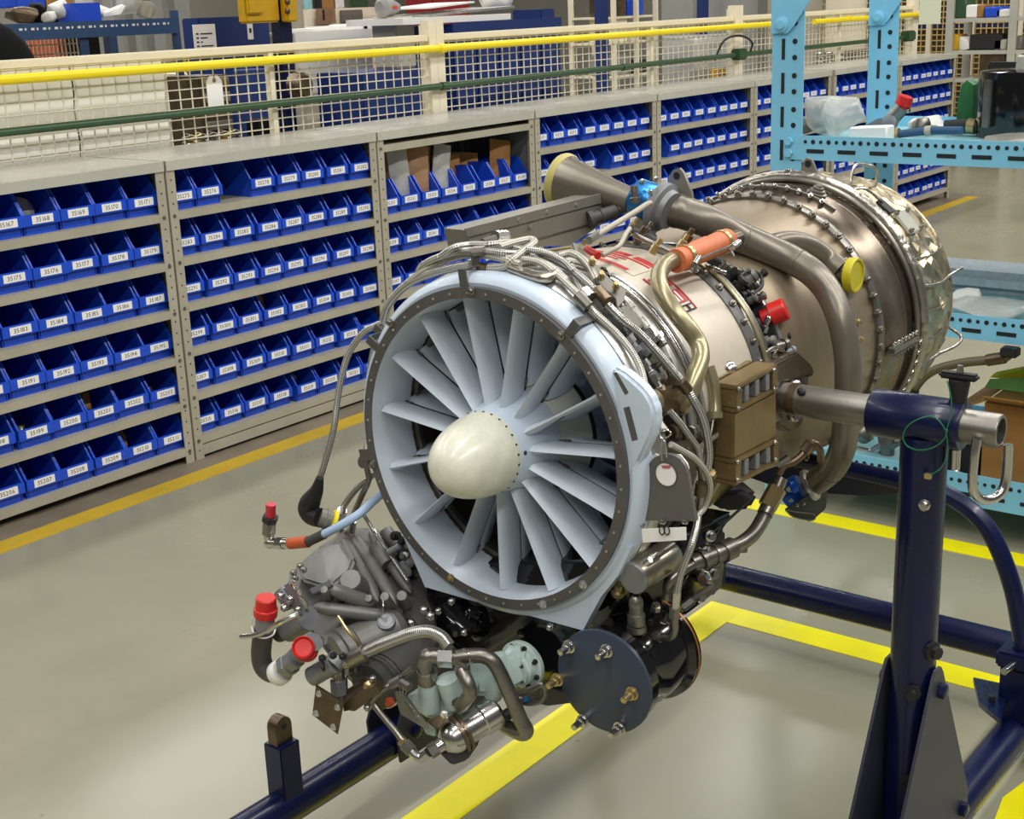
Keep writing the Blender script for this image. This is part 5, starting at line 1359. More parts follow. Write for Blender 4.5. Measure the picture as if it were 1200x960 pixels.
# valve under the blue clamp
for u, v, r in ((742, 265, 5), (750, 276, 6), (758, 270, 4), (735, 274, 4), (768, 290, 5), (800, 285, 5), (806, 278, 6)):
    p = CY(u, v, .235); lq('small_fitting', p, V((.3, -.4, .8)), [(-.01, R_(p, r)), (.004, R_(p, r)), (.005, R_(p, r*.6)), (.014, R_(p, r*.6))], (BROWN, STEELD, BRASS)[r % 3], n=8)

# ---- braided hoses over the inlet cowl
hz = [
 ([(449, 376, .238), (456, 356, .242), (475, 335, .246), (500, 322, .249), (530, 314, .252), (553, 310, .254)], 5, BRAID),
 ([(488, 326, .25), (495, 312, .254), (513, 302, .256), (537, 295, .258), (556, 294, .26)], 4.5, BRAID),
 ([(517, 300, .256), (533, 290, .262), (553, 287, .264), (572, 287, .264), (590, 285, .262), (610, 284, .26)], 4.5, BRAID),
 ([(566, 294, .26), (590, 297, .258), (620, 300, .252), (645, 312, .248), (665, 330, .246)], 4.6, BRAID),
 ([(560, 314, .25), (590, 313, .248), (600, 305, .252), (615, 293, .26), (626, 285, .264), (622, 281, .264), (605, 284, .262), (585, 290, .26)], 4.6, WBRAID),
 ([(592, 302, .255), (628, 306, .25), (649, 319, .247), (667, 335, .245), (682, 350, .244), (697, 367, .243), (722, 390, .243), (740, 412, .244), (751, 433, .246), (757, 456, .25), (763, 477, .254), (769, 492, .258), (775, 503, .26)], 4.2, WBRAID),
 ([(590, 288, .258), (636, 299, .254), (657, 308, .252), (676, 321, .25), (697, 340, .248), (709, 354, .247), (730, 375, .247), (751, 392, .247), (774, 417, .248), (801, 450, .25), (812, 468, .255), (822, 487, .258), (828, 508, .26), (831, 533, .26), (829, 550, .258)], 4.8, BRAID),
 ([(655, 300, .24), (668, 297, .245), (680, 302, .247), (690, 312, .247), (699, 329, .246)], 4.6, WBRAID),
 ([(670, 312, .24), (676, 330, .24), (684, 345, .24), (692, 355, .238)], 4, WBRAID),
 ([(785, 482, .25), (797, 496, .254), (807, 510, .256), (817, 525, .256), (821, 545, .255), (822, 570, .25), (820, 595, .246)], 4.2, BRAID),
 ([(786, 521, .262), (800, 529, .264), (813, 537, .265), (827, 553, .266), (832, 571, .266), (827, 592, .262), (817, 605, .26)], 4, WBRAID),
 ([(617, 292, .262), (640, 296, .26), (660, 306, .256), (672, 318, .252)], 4, BRAID),
 ([(470, 338, .24), (500, 315, .246), (540, 300, .25), (575, 300, .252), (610, 310, .248)], 4.2, WBRAID),
]
for pts, r, m_ in hz: tq('braided_hose', pts, r, m_, n=10)
# crumpled sleeve between loops
tq('mesh_sleeve', [(598, 313, .25), (620, 322, .246), (640, 326, .244), (652, 320, .246)], 6, FOILP, n=10)
cq('coupling_nut', (556, 295, .26), (570, 294, .26), 6.5, STEELD, n=8); cq('coupling_nut', (580, 277, .262), (593, 276, .262), 7, STEEL, n=8); cq('coupling_nut', (566, 284, .262), (580, 279, .262), 4.5, STEELD, n=8)
cq('coupling_nut', (562, 313, .25), (572, 315, .25), 6, BROWN, n=8)
# hose clamps on the near side
for a, b, r, m_ in (((676, 346, .25), (690, 360, .25), 7.5, STEELD), ((700, 340, .252), (712, 354, .252), 8, BROWN), ((684, 342, .25), (692, 350, .25), 9, STEEL), ((798, 447, .255), (806, 458, .255), 7, BROWN), ((771, 497, .262), (778, 507, .262), 7, STEELD), ((822, 566, .258), (820, 580, .258), 7, BROWN)):
    cq('hose_clamp', a, b, r, m_, n=12)
# clip straps on the cowl
def strap(pts, w, m_=DARKRING):
    P = [Q(t) for t in pts]; mm = M()
    for i in range(len(P)-1):
        a, b = P[i], P[i+1]; t = (b-a); nrm = (a-E(a.x-EX, 0, 0)).normalized(); s = t.cross(nrm).normalized()*w
        mm.obox((a+b)/2+nrm*.001, t*.5, s, nrm*.0013)
    return part('hose_bracket', mm, m_)
s1 = M()
def ebox(name, x0, x1, r0, r1, th, w, m_, par=None):
    td = V((0, -cos(radians(th)), -sin(radians(th))))
    return part(name, M().obox(E((x0+x1)/2, (r0+r1)/2, th), XD*((x1-x0)/2), radial(th)*((r1-r0)/2), td*w), m_, par)
for th, hgt in ((-7, .262), (38, .244), (-58, .256)):
    b = ebox('hose_bracket', -.002, .001, .212, .2385, th, .006, DARKRING)
    ebox('bracket_arm', -.002, .05 if th == 38 else .03, .2386, .2402, th, .006, DARKRING, b)
    ebox('bracket_arm', .027, .029, .2403, hgt, th, .006, DARKRING, b)
b = ebox('hose_bracket', -.002, .001, .212, .238, -101, .008, DARKRING)
cq('hose_clamp', A(425, 541, EX-.002), A(432, 541, EX+.01), 8, STEELD, b)

# ---- hoses on the far side
XL = -1.29
def lt(pts, r, m_, nm='braided_hose', label=None): return tq(nm, [(u, v, X) for u, v, X in pts], r, m_, label=label, n=10)
c_ = lt(((449, 378, -1.28), (427, 389, XL), (410, 412, -1.3), (401, 439, -1.31), (395, 471, -1.32), (391, 503, -1.33), (381, 541, -1.34), (374, 563, -1.345)), 4, BRAID, label='braided cable ending in a black connector boot')
bt = [A(u, v, -1.35) for u, v in ((375, 560), (371, 575), (365, 586), (361, 596), (366, 604), (376, 607))]
rr_ = R_(bt[0], 1)
bo = part('connector_boot', M().tube(bt, lambda t: rr_*(4.5+8*min(1, t/.45) if t < .45 else 12.5-1.5*(t-.45)), 16), MBLACK, c_)
part('connector_shell', M().lathe(A(374, 606, -1.35), RT*.9-UP*.32+_f*.3, [(0, rr_*11.5), (.008, rr_*11.5), (.0085, rr_*12.5), (.012, rr_*12.5), (.0125, rr_*11), (.018, rr_*11)], 20), SHEET, bo)
part('yellow_plug', M().lathe(A(374, 606, -1.35)+(RT*.9-UP*.32+_f*.3)*.0185, RT*.9-UP*.32+_f*.3, [(0, rr_*11.2), (.001, rr_*14), (.006, rr_*14), (.007, rr_*12)], 20), YBRIGHT, bo)
lt(((450, 380, -1.27), (439, 404, -1.275), (434, 427, -1.28), (432, 450, -1.28), (431, 480, -1.28), (433, 508, -1.28)), 3.2, BRAID)
lt(((433, 508, -1.28), (429, 529, -1.30), (430, 549, -1.30), (432, 563, -1.30), (424, 581, -1.30), (415, 602, -1.29), (412, 618, -1.28), (414, 632, -1.27)), 3.6, STEELD, 'steel_line')
lt(((443, 552, -1.28), (421, 570, -1.29), (407, 587, -1.29), (401, 600, -1.28), (399, 622, -1.27)), 3.8, BRAID)
lt(((424, 600, -1.29), (438, 622, -1.29), (451, 641, -1.3), (465, 662, -1.31), (478, 681, -1.32)), 2.4, STEEL, 'steel_line')
for a, b, r in (((401, 598, -1.285), (397, 616, -1.275), 6), ((398, 618, -1.275), (400, 634, -1.265), 5), ((413, 610, -1.285), (411, 622, -1.28), 5.5), ((408, 622, -1.28), (412, 630, -1.28), 7), ((412, 632, -1.275), (420, 632, -1.275), 6)): cq('line_fitting', a, b, r, STEEL, n=8)
# pale blue hose with an orange end
XB = -1.36
bh_ = lt(((456, 571, -1.27), (437, 588, -1.30), (420, 603, -1.33), (399, 616, -1.35), (378, 627, XB)), 5.2, LBLUE, 'drain_hose', 'pale blue hose')
cq('ferrule', (380, 626, XB), (361, 635, XB), 6, GREYR, bh_); cq('orange_sleeve', (361, 635, XB), (340, 637, XB), 7, ORANGE2, bh_)
tq('elbow', [(341, 637, XB), (328, 637, XB), (317, 636, XB), (315, 628, XB), (315, 618, XB)], 6.5, STEEL, bh_, n=14)
cq('hex_nut', (315, 626, XB), (316, 612, XB), 8, STEELD, bh_, n=6); cq('hex_nut', (316, 611, XB), (317, 605, XB), 9.5, BLACKR, bh_, n=6); cq('elbow_nut', (333, 637, XB), (326, 637, XB), 7.5, STEEL, bh_, n=8)
part('elbow_knuckle', M().ball(A(316.5, 636, XB), R_(A(316.5, 636, XB), 7.5), 14), STEEL, bh_)
cq('red_plug', (317, 605, XB), (317.5, 591, XB), 6, REDD, bh_, n=14)

# ---- cast gearbox at lower left
def hq(name, pts, m_, parent=None, bev=.004, label=None, back=None):
    P = [Q(t) for t in pts]
    if back: P += [p+V(back) for p in P]
    return part(name, M().hull(P, bev, 2), m_, parent, label)
GB = (.05, .03, -.05)
gb = hq('cast_gearbox', [(410, 616, -1.27), (440, 618, -1.24), (478, 640, -1.24), (500, 690, -1.26), (515, 728, -1.28), (462, 768, -1.36), (408, 796, -1.43), (372, 752, -1.44), (332, 700, -1.43), (338, 672, -1.40), (372, 640, -1.33)], CAST, None, .008, 'dark grey cast gearbox housing', GB)
hq('cast_chamber', [(374, 640, -1.375), (402, 634, -1.35), (416, 655, -1.355), (412, 668, -1.37), (386, 690, -1.41), (352, 680, -1.42), (346, 668, -1.41)], CAST, gb, .012, back=(.03, .02, -.03))
hq('cast_chamber', [(362, 690, -1.44), (386, 680, -1.43), (390, 686, -1.43), (366, 697, -1.44)], CASTL, gb, .001, back=(.006, .004, -.006))
def rib(a, b, r, r2=None):
    p, q = Q(a), Q(b); ra = R_(p, r); rb = R_(p, r2 or r); n_ = 14
    P = [p+(q-p)*(-.08+1.16*k/n_) for k in range(n_+1)]
    return part('cast_rib', M().tube(P, lambda t: max(.0004, (ra+(rb-ra)*t)*max(0, 1-abs(2*t-1)**5)**.5), 18, raw=True), CAST, gb)
rib((404, 636, -1.31), (440, 700, -1.36), 8); rib((418, 634, -1.285), (460, 702, -1.345), 10, 7)
rib((436, 626, -1.27), (478, 690, -1.31), 7); rib((372, 712, -1.44), (450, 722, -1.38), 8); rib((388, 690, -1.425), (436, 708, -1.38), 9)
for u, v, r, X in ((455, 703, 6, -1.38), (436, 705, 5, -1.39), (475, 702, 7, -1.34), (415, 683, 14, -1.395), (384, 695, 5, -1.44), (398, 700, 4, -1.42)):
    p = A(u, v, X); rv = R_(p, r); lq('cast_boss', p+V((.02, .02, -.02)), (-.6, -.4, .7), [(0, rv*1.25), (.03, rv), (.034, rv*.85), (.035, 0)], CAST, gb, 18)
part('cast_barrel', M().lathe(A(462, 735, -1.36), A(398, 768, -1.44)-A(462, 735, -1.36), [(-.012, .02), (0, .03), (.06, .031), (.064, .035), (.08, .035), (.082, .03), (.09, .03)], 24), CAST, gb)
lq('plug_boss', A(453, 730, -1.385), (-.5, -.35, .8), [(-.02, .0135), (.006, .0125), (.007, .0095), (.0075, .0095), (.0075, .002), (.0085, .002), (.0085, 0)], CASTL, gb, 20)
hq('cast_flange', [(468, 704, -1.31), (484, 694, -1.30), (506, 716, -1.28), (516, 734, -1.28), (500, 745, -1.31), (478, 726, -1.33)], CAST, gb, .005, back=(.02, .01, -.03))
for u, v in ((482, 730), (497, 715), (505, 722)): inst('bolt', BOLT_S, gb, A(u, v, -1.335), (-.75, -.5, .35), 1.5)
part('wire_clip', M().tube([A(449, 703, -1.39), A(449, 713, -1.395), A(446, 722, -1.39)], .0015, 6), STEEL, gb)
for k, (u, v) in enumerate(((344, 672), (356, 668), (352, 664), (346, 678))): inst('bolt', BOLT_D, gb, A(u, v, -1.43), (-.7, -.5, .5), 1.1)
tq('gasket_edge', [(396, 722, -1.455), (408, 740, -1.455), (418, 752, -1.45), (428, 768, -1.44), (432, 778, -1.43)], 2, BRASS, gb)
# lines and brackets at the back of the gearbox
for a, b, r, m_ in (((440, 640, -1.29), (455, 662, -1.30), 9, CAST), ((452, 622, -1.25), (470, 650, -1.26), 8, CAST), ((456, 664, -1.3), (478, 668, -1.28), 7, CAST), ((466, 640, -1.255), (486, 668, -1.265), 9, MBLACK), ((470, 672, -1.30), (482, 658, -1.29), 5, CASTL), ((455, 648, -1.31), (468, 640, -1.3), 4, CASTL)):
    cq('gearbox_fitting', a, b, r, m_, gb, n=12)
for u, v in ((463, 628), (474, 652), (480, 640), (486, 654), (484, 672), (472, 634)):
    p = A(u, v, -1.27); lq('gearbox_fitting', p, (-.7, -.3, .3), [(-.01, .007), (.004, .007), (.005, .004), (.012, .004)], (STEELD, MBLACK, BRASS)[u % 3], gb, 8)
hq('gearbox_lever', [(468, 660, -1.31), (474, 658, -1.31), (483, 672, -1.31), (480, 678, -1.31), (474, 674, -1.31)], CASTL, gb, .002, back=(.006, .005, 0))

# valve group at the front end of the gearbox
XV = -1.47
hq('valve_bracket', [(328, 690, XV), (340, 682, XV), (356, 704, XV), (362, 718, XV), (352, 722, XV), (334, 706, XV)], CASTL, gb, .003, back=(.02, .02, -.01))
hq('valve_bracket', [(340, 682, XV-.012), (345, 681, XV-.012), (362, 712, XV-.012), (358, 716, XV-.012)], STEEL, gb, .0015, back=(.006, .006, 0))
cq('valve_body', (332, 690, XV+.01), (345, 708, XV+.01), 13, CASTL, gb); cq('valve_body', (338, 738, XV), (362, 724, XV), 15, CASTL, gb)
cq('valve_end', (327, 742, XV), (337, 738, XV), 11, GREYR, gb); cq('valve_nut', (322, 745, XV-.005), (328, 742, XV-.005), 5, STEEL, gb, n=6)
for u, v in ((330, 698), (341, 702), (334, 712), (350, 714)): inst('bolt', BOLT_S, gb, A(u, v, XV-.02), (-.75, -.5, .3), 1.2)
# red cap one on a stub above the black hose elbow
XR = -1.50
st_ = cq('pipe_stub', (310, 738, XR), (311, 718, XR), 11.5, CASTL, gb)
tq('elbow_hose', [(310, 736, XR), (307, 752, XR), (306, 768, XR), (309, 781, XR), (317, 788, XR), (328, 789, XR-.005)], 12, GREYR, st_, n=18, label='dark rubber elbow hose')
part('red_cap', M().lathe(A(311, 721, XR), A(312, 698, XR)-A(311, 721, XR), [(0, R_(A(311, 721, XR), 14)), (.011, R_(A(311, 721, XR), 14.3)), (.012, R_(A(311, 721, XR), 12.5)), (.027, R_(A(311, 721, XR), 12)), (.0285, R_(A(311, 721, XR), 10.5)), (.0285, 0)], 24), RED, st_, label='red plastic cap')
part('wire_clip', M().tube([A(296, 724, XR-.01), A(295, 735, XR-.01), A(300, 745, XR-.02), (A(310, 748, XR-.03)), A(320, 744, XR-.02), A(323, 736, XR-.01)], .0012, 6), WHITE, st_)
tq('bent_tube', [(283, 746, XR-.03), (300, 744, XR-.03), (315, 738, XR-.03), (330, 729, XR-.03), (345, 722, XR-.02), (352, 719, XR-.01)], 3.4, STEEL, gb)
# white ring, hex fitting, second red cap
wr_ = part('white_ring', M().lathe(A(324, 791, XR-.006), A(345, 776, XR-.006)-A(324, 791, XR-.006), [(0, R_(A(330, 785, XR), 13)), (.004, R_(A(330, 785, XR), 15)), (.014, R_(A(330, 785, XR), 15)), (.017, R_(A(330, 785, XR), 13))], 24), WHITE, gb)
part('hex_fitting', M().lathe(A(335, 782, XR-.006), A(352, 767, XR-.006)-A(335, 782, XR-.006), [(0, .0165), (.012, .0165), (.013, .014), (.03, .014)], 6), CASTL, gb)
cq('pipe_stub', (345, 772, XR), (368, 752, XR), 11.5, CASTL, gb)
pA = A(359, 762, XR-.005); pB = A(373, 745, XR-.012)
part('red_cap', M().lathe(pA, V((-.62, -.45, .55)), [(-.006, R_(pA, 13.5)), (.006, R_(pA, 14)), (.007, R_(pA, 12.5)), (.024, R_(pA, 13.2)), (.0255, R_(pA, 12)), (.021, R_(pA, 10)), (.0205, 0)], 24), RED, gb, label='red plastic cap facing forward')
sol = cq('solenoid', (366, 793, XR+.01), (392, 778, XR+.02), 12, CASTL, gb, n=20)
cq('solenoid_flange', (390, 780, XR+.02), (397, 772, XR+.03), 13, CASTL, gb)
for u, v in ((378, 771), (391, 768), (402, 769)): inst('bolt', BOLT_K, gb, A(u, v, XR), (-.75, -.5, .3), 1.1)
tq('wire_clip', [(376, 782, XR), (380, 786, XR), (379, 776, XR)], 1.2, MBLACK, gb)
# flexible braided oil hose with elbow fittings
XH = -1.47
tq('oil_elbow', [(397, 803, XH), (396, 790, XH), (398, 780, XH), (405, 776, XH), (413, 773, XH)], 8, STEEL, gb, n=16)
cq('elbow_base', (398, 812, XH), (397, 796, XH), 10.5, CASTL, gb, n=6); cq('elbow_base', (400, 820, XH), (399, 812, XH), 7, STEELD, gb)
cq('hose_ferrule', (411, 774, XH), (430, 764, XH+.005), 10, STEELD, gb, n=20)
bhs = tq('oil_hose', [(428, 765, XH+.005), (445, 757, XH+.01), (465, 749, XH+.02), (485, 742, XH+.03), (502, 740, XH+.04), (517, 746, XH+.045), (526, 757, XH+.045)], 7.5, BRAID, gb, n=14, label='braided steel oil hose')
# brown bracket with four bolts
pp = [A(u, v, -1.50) for u, v in ((370, 804), (403, 825), (396, 861), (366, 838))]
bk = part('end_plate', M().prism(pp, (.004, .003, 0)), BPLATE, gb, label='brown steel end plate with four rivets')
for u, v in ((374, 813), (396, 829), (371, 836), (391, 852)): lq('rivet', A(u, v, -1.50), (-.75, -.55, .2), [(0, .0052), (.002, .0045), (.0032, 0)], SILVER, bk, 10)
pp = [A(u, v, -1.49) for u, v in ((402, 826), (408, 820), (440, 803), (446, 812), (412, 832), (403, 834))]
part('bracket_arm', M().prism(pp, (.016, .012, 0)), BPLATE, gb)
# dark starter barrel
pa = A(426, 812, -1.45); pb_ = A(492, 768, -1.33); dd = pb_-pa
sb = part('starter_barrel', M().lathe(pa, dd, [(-.006, .012), (0, .018), (.012, .019), (.014, .034), (.026, .036), (.028, .0345), (.032, .0345), (.034, .037), (.038, .037), (.04, .0345), (.045, .0375), (dd.length, .038)], 30), GREYR, gb, label='dark starter barrel')
for t in (.03, .036, .043): part('clamp_band', M().lathe(pa+dd.normalized()*t, dd, [(0, .0375), (0, .0388), (.002, .0388), (.002, .0375)], 30), STEEL, sb)
cq('starter_nose', (410, 822, -1.46), (432, 806, -1.45), 13, BPLATE, sb); lq('brass_nut', A(433, 803, -1.475), (-.7, -.5, .3), [(0, .007), (.01, .007), (.012, .004)], BRASS, sb, 8)
for u, v in ((437, 795), (440, 812), (431, 829)): inst('bolt', BOLT_S, sb, A(u, v, -1.475), (-.75, -.5, .3), 1.1)
lq('brass_nut', A(457, 822, -1.45), (-.7, -.5, .1), [(0, .0065), (.006, .0065), (.007, .004), (.01, .004)], ORANGE2, sb, 8)  # stands in for an orange sticker, not a brass nut

# ---- black accessory gearbox under the fan
bg = part('accessory_gearbox', M().hull([A(u, v, X) for u, v, X in ((492, 664, -1.27), (500, 700, -1.29), (512, 742, -1.30), (560, 772, -1.30), (590, 812, -1.285), (640, 830, -1.285), (720, 820, -1.275), (800, 690, -1.2), (745, 655, -1.27), (600, 700, -1.27))]+[A(u, v, -1.0) for u, v in ((640, 560), (700, 600), (640, 650), (860, 600), (820, 620))], .01, 3), BLACK, None, 'gloss black accessory gearbox')
for u, v, r in ((555, 720, 7), (535, 735, 9), (612, 742, 4), (560, 745, 5), (540, 715, 5)):
    p = A(u, v, -1.30); lq('black_cover', p, (-.8, -.3, .4), [(-.015, R_(p, r*1.4)), (.006, R_(p, r*1.3)), (.008, R_(p, r)), (.012, R_(p, r*.6))], BLACK, bg, 14)
hq('black_cover', [(515, 708, -1.32), (532, 700, -1.30), (562, 726, -1.30), (560, 742, -1.32), (540, 738, -1.33), (520, 722, -1.33)], BLACK, bg, .004, back=(.02, 0, -.01))
for u, v in ((515, 716), (545, 741), (530, 705), (645, 735)): inst('bolt', BOLT_S, bg, A(u, v, -1.335), (-.85, -.3, .3), 1.1)
# round cover plate with six studs on the black drum
C0 = A(707, 799, -1.345); DX = V((1, .02, .0)).normalized()
dr_ = part('starter_generator', M().lathe(C0+DX*.006, DX, [(0, .066), (.02, .066), (.024, .060), (.045, .058), (.06, .063), (.10, .064), (.105, .072), (.118, .072), (.122, .06), (.14, .05)], 48), BLACK, bg, label='gloss black drum behind the round cover plate')
part('copper_edge', M().lathe(C0+DX*.1165, DX, [(0, .0722), (.001, .0729), (.003, .0729), (.004, .072)], 48, caps=False), mat('copper_edge', (150, 100, 52), rough=.4, metal=.5), dr_)
cpv = part('cover_plate', M().lathe(C0, DX, [(-.001, .068), (0, .0695), (.005, .0695), (.0055, .068)], 64), PLATE, None, 'round blue grey cover plate')
cx_, cy_ = 707, 799
for u, v in ((668, 757), (712, 762), (654, 796), (742, 812), (684, 844), (727, 853)):
    p = A(u, v, -1.345); s = V((C0.x-.001, p.y, p.z))
    lq('stud', s, -DX, [(0, .0092), (.0015, .0092), (.0017, .0070), (.008, .0070), (.0085, .0048), (.022, .0044), (.0225, .003)], STEEL if u not in (654, 742) else BRASS, cpv, 12)
for u, v, r, X in ((780, 765, 7, -1.25), (792, 790, 8, -1.24), (770, 805, 7, -1.26), (760, 835, 9, -1.26), (778, 822, 6, -1.25), (800, 772, 8, -1.22), (808, 800, 8, -1.2), (765, 780, 6, -1.27), (755, 760, 8, -1.27)):
    p = A(u, v, X); rv = R_(p, r); lq('black_lug', p+V((.01, .02, 0)), (-.5, -.8, .1), [(-.02, rv*1.3), (.006, rv*1.1), (.012, rv), (.016, rv*.5)], BLACK, dr_, 12)
# black oil tank and plates at lower right
hq('oil_tank', [(770, 650, -1.15), (800, 625, -1.1), (835, 612, -1.05), (850, 622, -1.02), (852, 680, -1.02), (835, 700, -1.05), (800, 690, -1.12), (775, 700, -1.15)], MBLACK, bg, .008, back=(.05, .05, -.02))
hq('oil_tank', [(832, 590, -1.0), (850, 600, -.98), (880, 598, -.95), (890, 580, -.93), (870, 570, -.95), (840, 575, -1.0)], MBLACK, bg, .008, back=(.05, .06, 0))
hq('bracket_plate', [(800, 672, -1.17), (846, 640, -1.08), (850, 660, -1.08), (846, 690, -1.08), (800, 725, -1.17)], BLACK, bg, .003, back=(.006, .01, 0))
for u, v in ((832, 628), (828, 646), (826, 678), (836, 672), (820, 700), (812, 690)):
    p = A(u, v, -1.13); lq('small_fitting', p, (-.6, -.7, .2), [(-.01, .008), (.004, .008), (.005, .005), (.012, .0045)], (STEELD, STEEL, BROWN)[v % 3], bg, 10)
tq('steel_line', [(798, 715, -1.2), (815, 700, -1.18), (835, 686, -1.15)], 3.5, STEELD, bg); cq('coupling_nut', (800, 712, -1.2), (812, 703, -1.19), 6, STEELD, bg, n=6); cq('coupling_nut', (784, 724, -1.22), (790, 716, -1.22), 5, BRASS, bg, n=6)

# ---- pale green fuel pump, filter and tubes
pf = A(612, 779, -1.315)
pg = part('pump_flange', M().lathe(pf, -DX, [(-.004, .034), (.003, .0345), (.004, .0335), (.005, .0265), (.016, .0255), (.018, .0235), (.022, .0235)], 36), PGREEN, bg, label='pale green fuel pump flange')
for k in range(8):
    a = 2*pi*k/8+.3; inst('bolt', BOLT_K, pg, pf-DX*.0035+V((0, cos(a)*.0295, sin(a)*.0295)), -DX, .8)
for k in range(5):
    a = 2*pi*k/5; inst('bolt', BOLT_D, pg, pf-DX*.019+V((0, cos(a)*.0195, sin(a)*.0195)), -DX, .7)
hq('pump_body', [(598, 757, -1.34), (614, 765, -1.335), (618, 800, -1.335), (596, 812, -1.35), (585, 775, -1.355)], PGREEN, pg, .006, back=(.02, .012, 0))
hq('pump_body', [(556, 770, -1.38), (598, 762, -1.345), (605, 800, -1.345), (592, 818, -1.36), (556, 815, -1.385)], PGREEN, pg, .007, back=(.012, .02, -.01))
hq('pump_body', [(515, 795, -1.41), (535, 788, -1.40), (562, 800, -1.385), (545, 838, -1.395), (505, 842, -1.425), (483, 826, -1.435), (484, 815, -1.435), (492, 812, -1.43)], PGREEN, pg, .006, back=(.012, .02, -.01))
cq('pump_port', (504, 830, -1.425), (502, 798, -1.43), 13, PGREEN, pg, r2=12.5, n=24); cq('pump_port', (535, 825, -1.41), (524, 795, -1.42), 14, PGREEN, pg, n=20)
cq('pump_port', (578, 815, -1.37), (584, 795, -1.375), 11, PGREEN, pg); hq('pump_body', [(500, 858, -1.43), (512, 850, -1.43), (512, 866, -1.43), (498, 862, -1.43)], PGREEN, pg, .003, back=(.015, .02, 0))
cq('port_collar', (501, 799, -1.432), (500, 786, -1.435), 12, STEELD, pg)
tq('pipe_elbow', [(499, 792, -1.435), (498, 778, -1.435), (500, 770, -1.435), (506, 769, -1.43), (514, 769, -1.425)], 9.5, STEELD, pg, n=18)
cq('hex_nut', (514, 769, -1.425), (531, 770, -1.415), 13, STEEL, pg, n=6)
tq('fuel_pipe', [(530, 771, -1.415), (548, 769, -1.405), (566, 769, -1.395), (578, 776, -1.39), (588, 793, -1.385), (599, 818, -1.38), (611, 845, -1.375), (617, 856, -1.372), (612, 860, -1.368), (600, 855, -1.362), (588, 848, -1.355)], 9, STEELD, pg, n=18, label='thick bent steel fuel pipe')
cq('port_collar', (545, 770, -1.408), (547.5, 769, -1.405), 10.5, STEEL, pg)
tq('outlet_elbow', [(541, 786, -1.425), (548, 800, -1.43), (551, 812, -1.43), (546, 820, -1.43), (540, 828, -1.425)], 8.5, STEELD, pg, n=16)
hq('elbow_flange', [(528, 824, -1.43), (540, 831, -1.43), (552, 826, -1.42), (550, 820, -1.42), (534, 816, -1.43)], STEELD, pg, .002, back=(.004, .006, -.006))
cq('hex_nut', (536, 782, -1.425), (547, 788, -1.425), 7, STEELD, pg, n=6)
# silver filter with clamp
fa = A(509, 878, -1.46); fb = A(584, 832, -1.37); dd = fb-fa; Lf = dd.length
ff = part('fuel_filter', M().lathe(fa, dd, [(-.004, .006), (0, .0085), (.012, .0095), (.013, .013), (.022, .02), (.028, .022), (.045, .0222), (.05, .0205), (Lf*.72, .0205), (Lf*.74, .0225), (Lf*.95, .0225), (Lf, .017)], 28), STEEL, pg, label='polished steel fuel filter')
for t in (.036, .043): part('clamp_ring', M().lathe(fa+dd.normalized()*t, dd, [(0, .022), (0, .0262), (.004, .0262), (.004, .022)], 28), BROWN, ff)
hq('filter_bracket', [(500, 846, -1.45), (522, 838, -1.44), (528, 845, -1.44), (512, 856, -1.455)], BPLATE, ff, .002, back=(.008, .01, -.004))
inst('bolt', BOLT_S, ff, A(521, 838, -1.452), (-.5, -.4, .7), 1.2)
hq('rubber_foot', [(516, 884, -1.455), (545, 880, -1.42), (562, 866, -1.40), (562, 872, -1.40), (548, 892, -1.42), (530, 898, -1.44)], GREYR, ff, .005, back=(.015, .02, 0))
cq('hex_nut', (503, 882, -1.468), (512, 876, -1.458), 9, STEELD, ff, n=6)
tq('feed_elbow', [(502, 882, -1.468), (494, 888, -1.472), (486, 885, -1.475), (480, 878, -1.475)], 6, STEEL, ff, n=14)
cq('hex_nut', (483, 881, -1.475), (474, 872, -1.475), 8, STEELD, ff, n=6); cq('hex_nut', (476, 874, -1.475), (470, 868, -1.475), 6, BRASS, ff, n=6)
tq('steel_line', [(473, 870, -1.475), (462, 855, -1.475), (450, 841, -1.475), (440, 828, -1.475), (437, 821, -1.475), (442, 814, -1.472), (452, 806, -1.468), (462, 800, -1.46), (484, 783, -1.45)], 4, STEELD, ff, n=10)
cq('tee_fitting', (458, 803, -1.468), (470, 796, -1.46), 6, STEELD, ff, n=8); cq('tee_fitting', (470, 800, -1.465), (480, 806, -1.465), 6, STEELD, ff, n=8)
hq('filter_bracket', [(463, 812, -1.46), (476, 814, -1.46), (492, 842, -1.46), (504, 853, -1.46), (500, 856, -1.46), (470, 838, -1.46)], SHEET, ff, .001, back=(.004, .006, 0))
for a, b in (((474, 822, -1.466), (490, 845, -1.466)), ((472, 812, -1.466), (492, 840, -1.466))): cq('spring_wire', a, b, 1.4, STEEL, ff, n=6)
# small steel lines behind the filter
tq('steel_line', [(606, 813, -1.345), (622, 808, -1.34), (635, 802, -1.335), (638, 810, -1.33), (634, 820, -1.33), (622, 824, -1.335), (610, 822, -1.34)], 4, STEELD, pg, n=10)
cq('blue_fitting', (615, 817, -1.345), (617, 822, -1.345), 3.5, VBLUE, pg, n=8); cq('drain_fitting', (598, 836, -1.36), (612, 830, -1.35), 6, BROWN, pg, n=8); cq('drain_fitting', (590, 840, -1.37), (600, 834, -1.36), 7, BLACKR, pg, n=10)

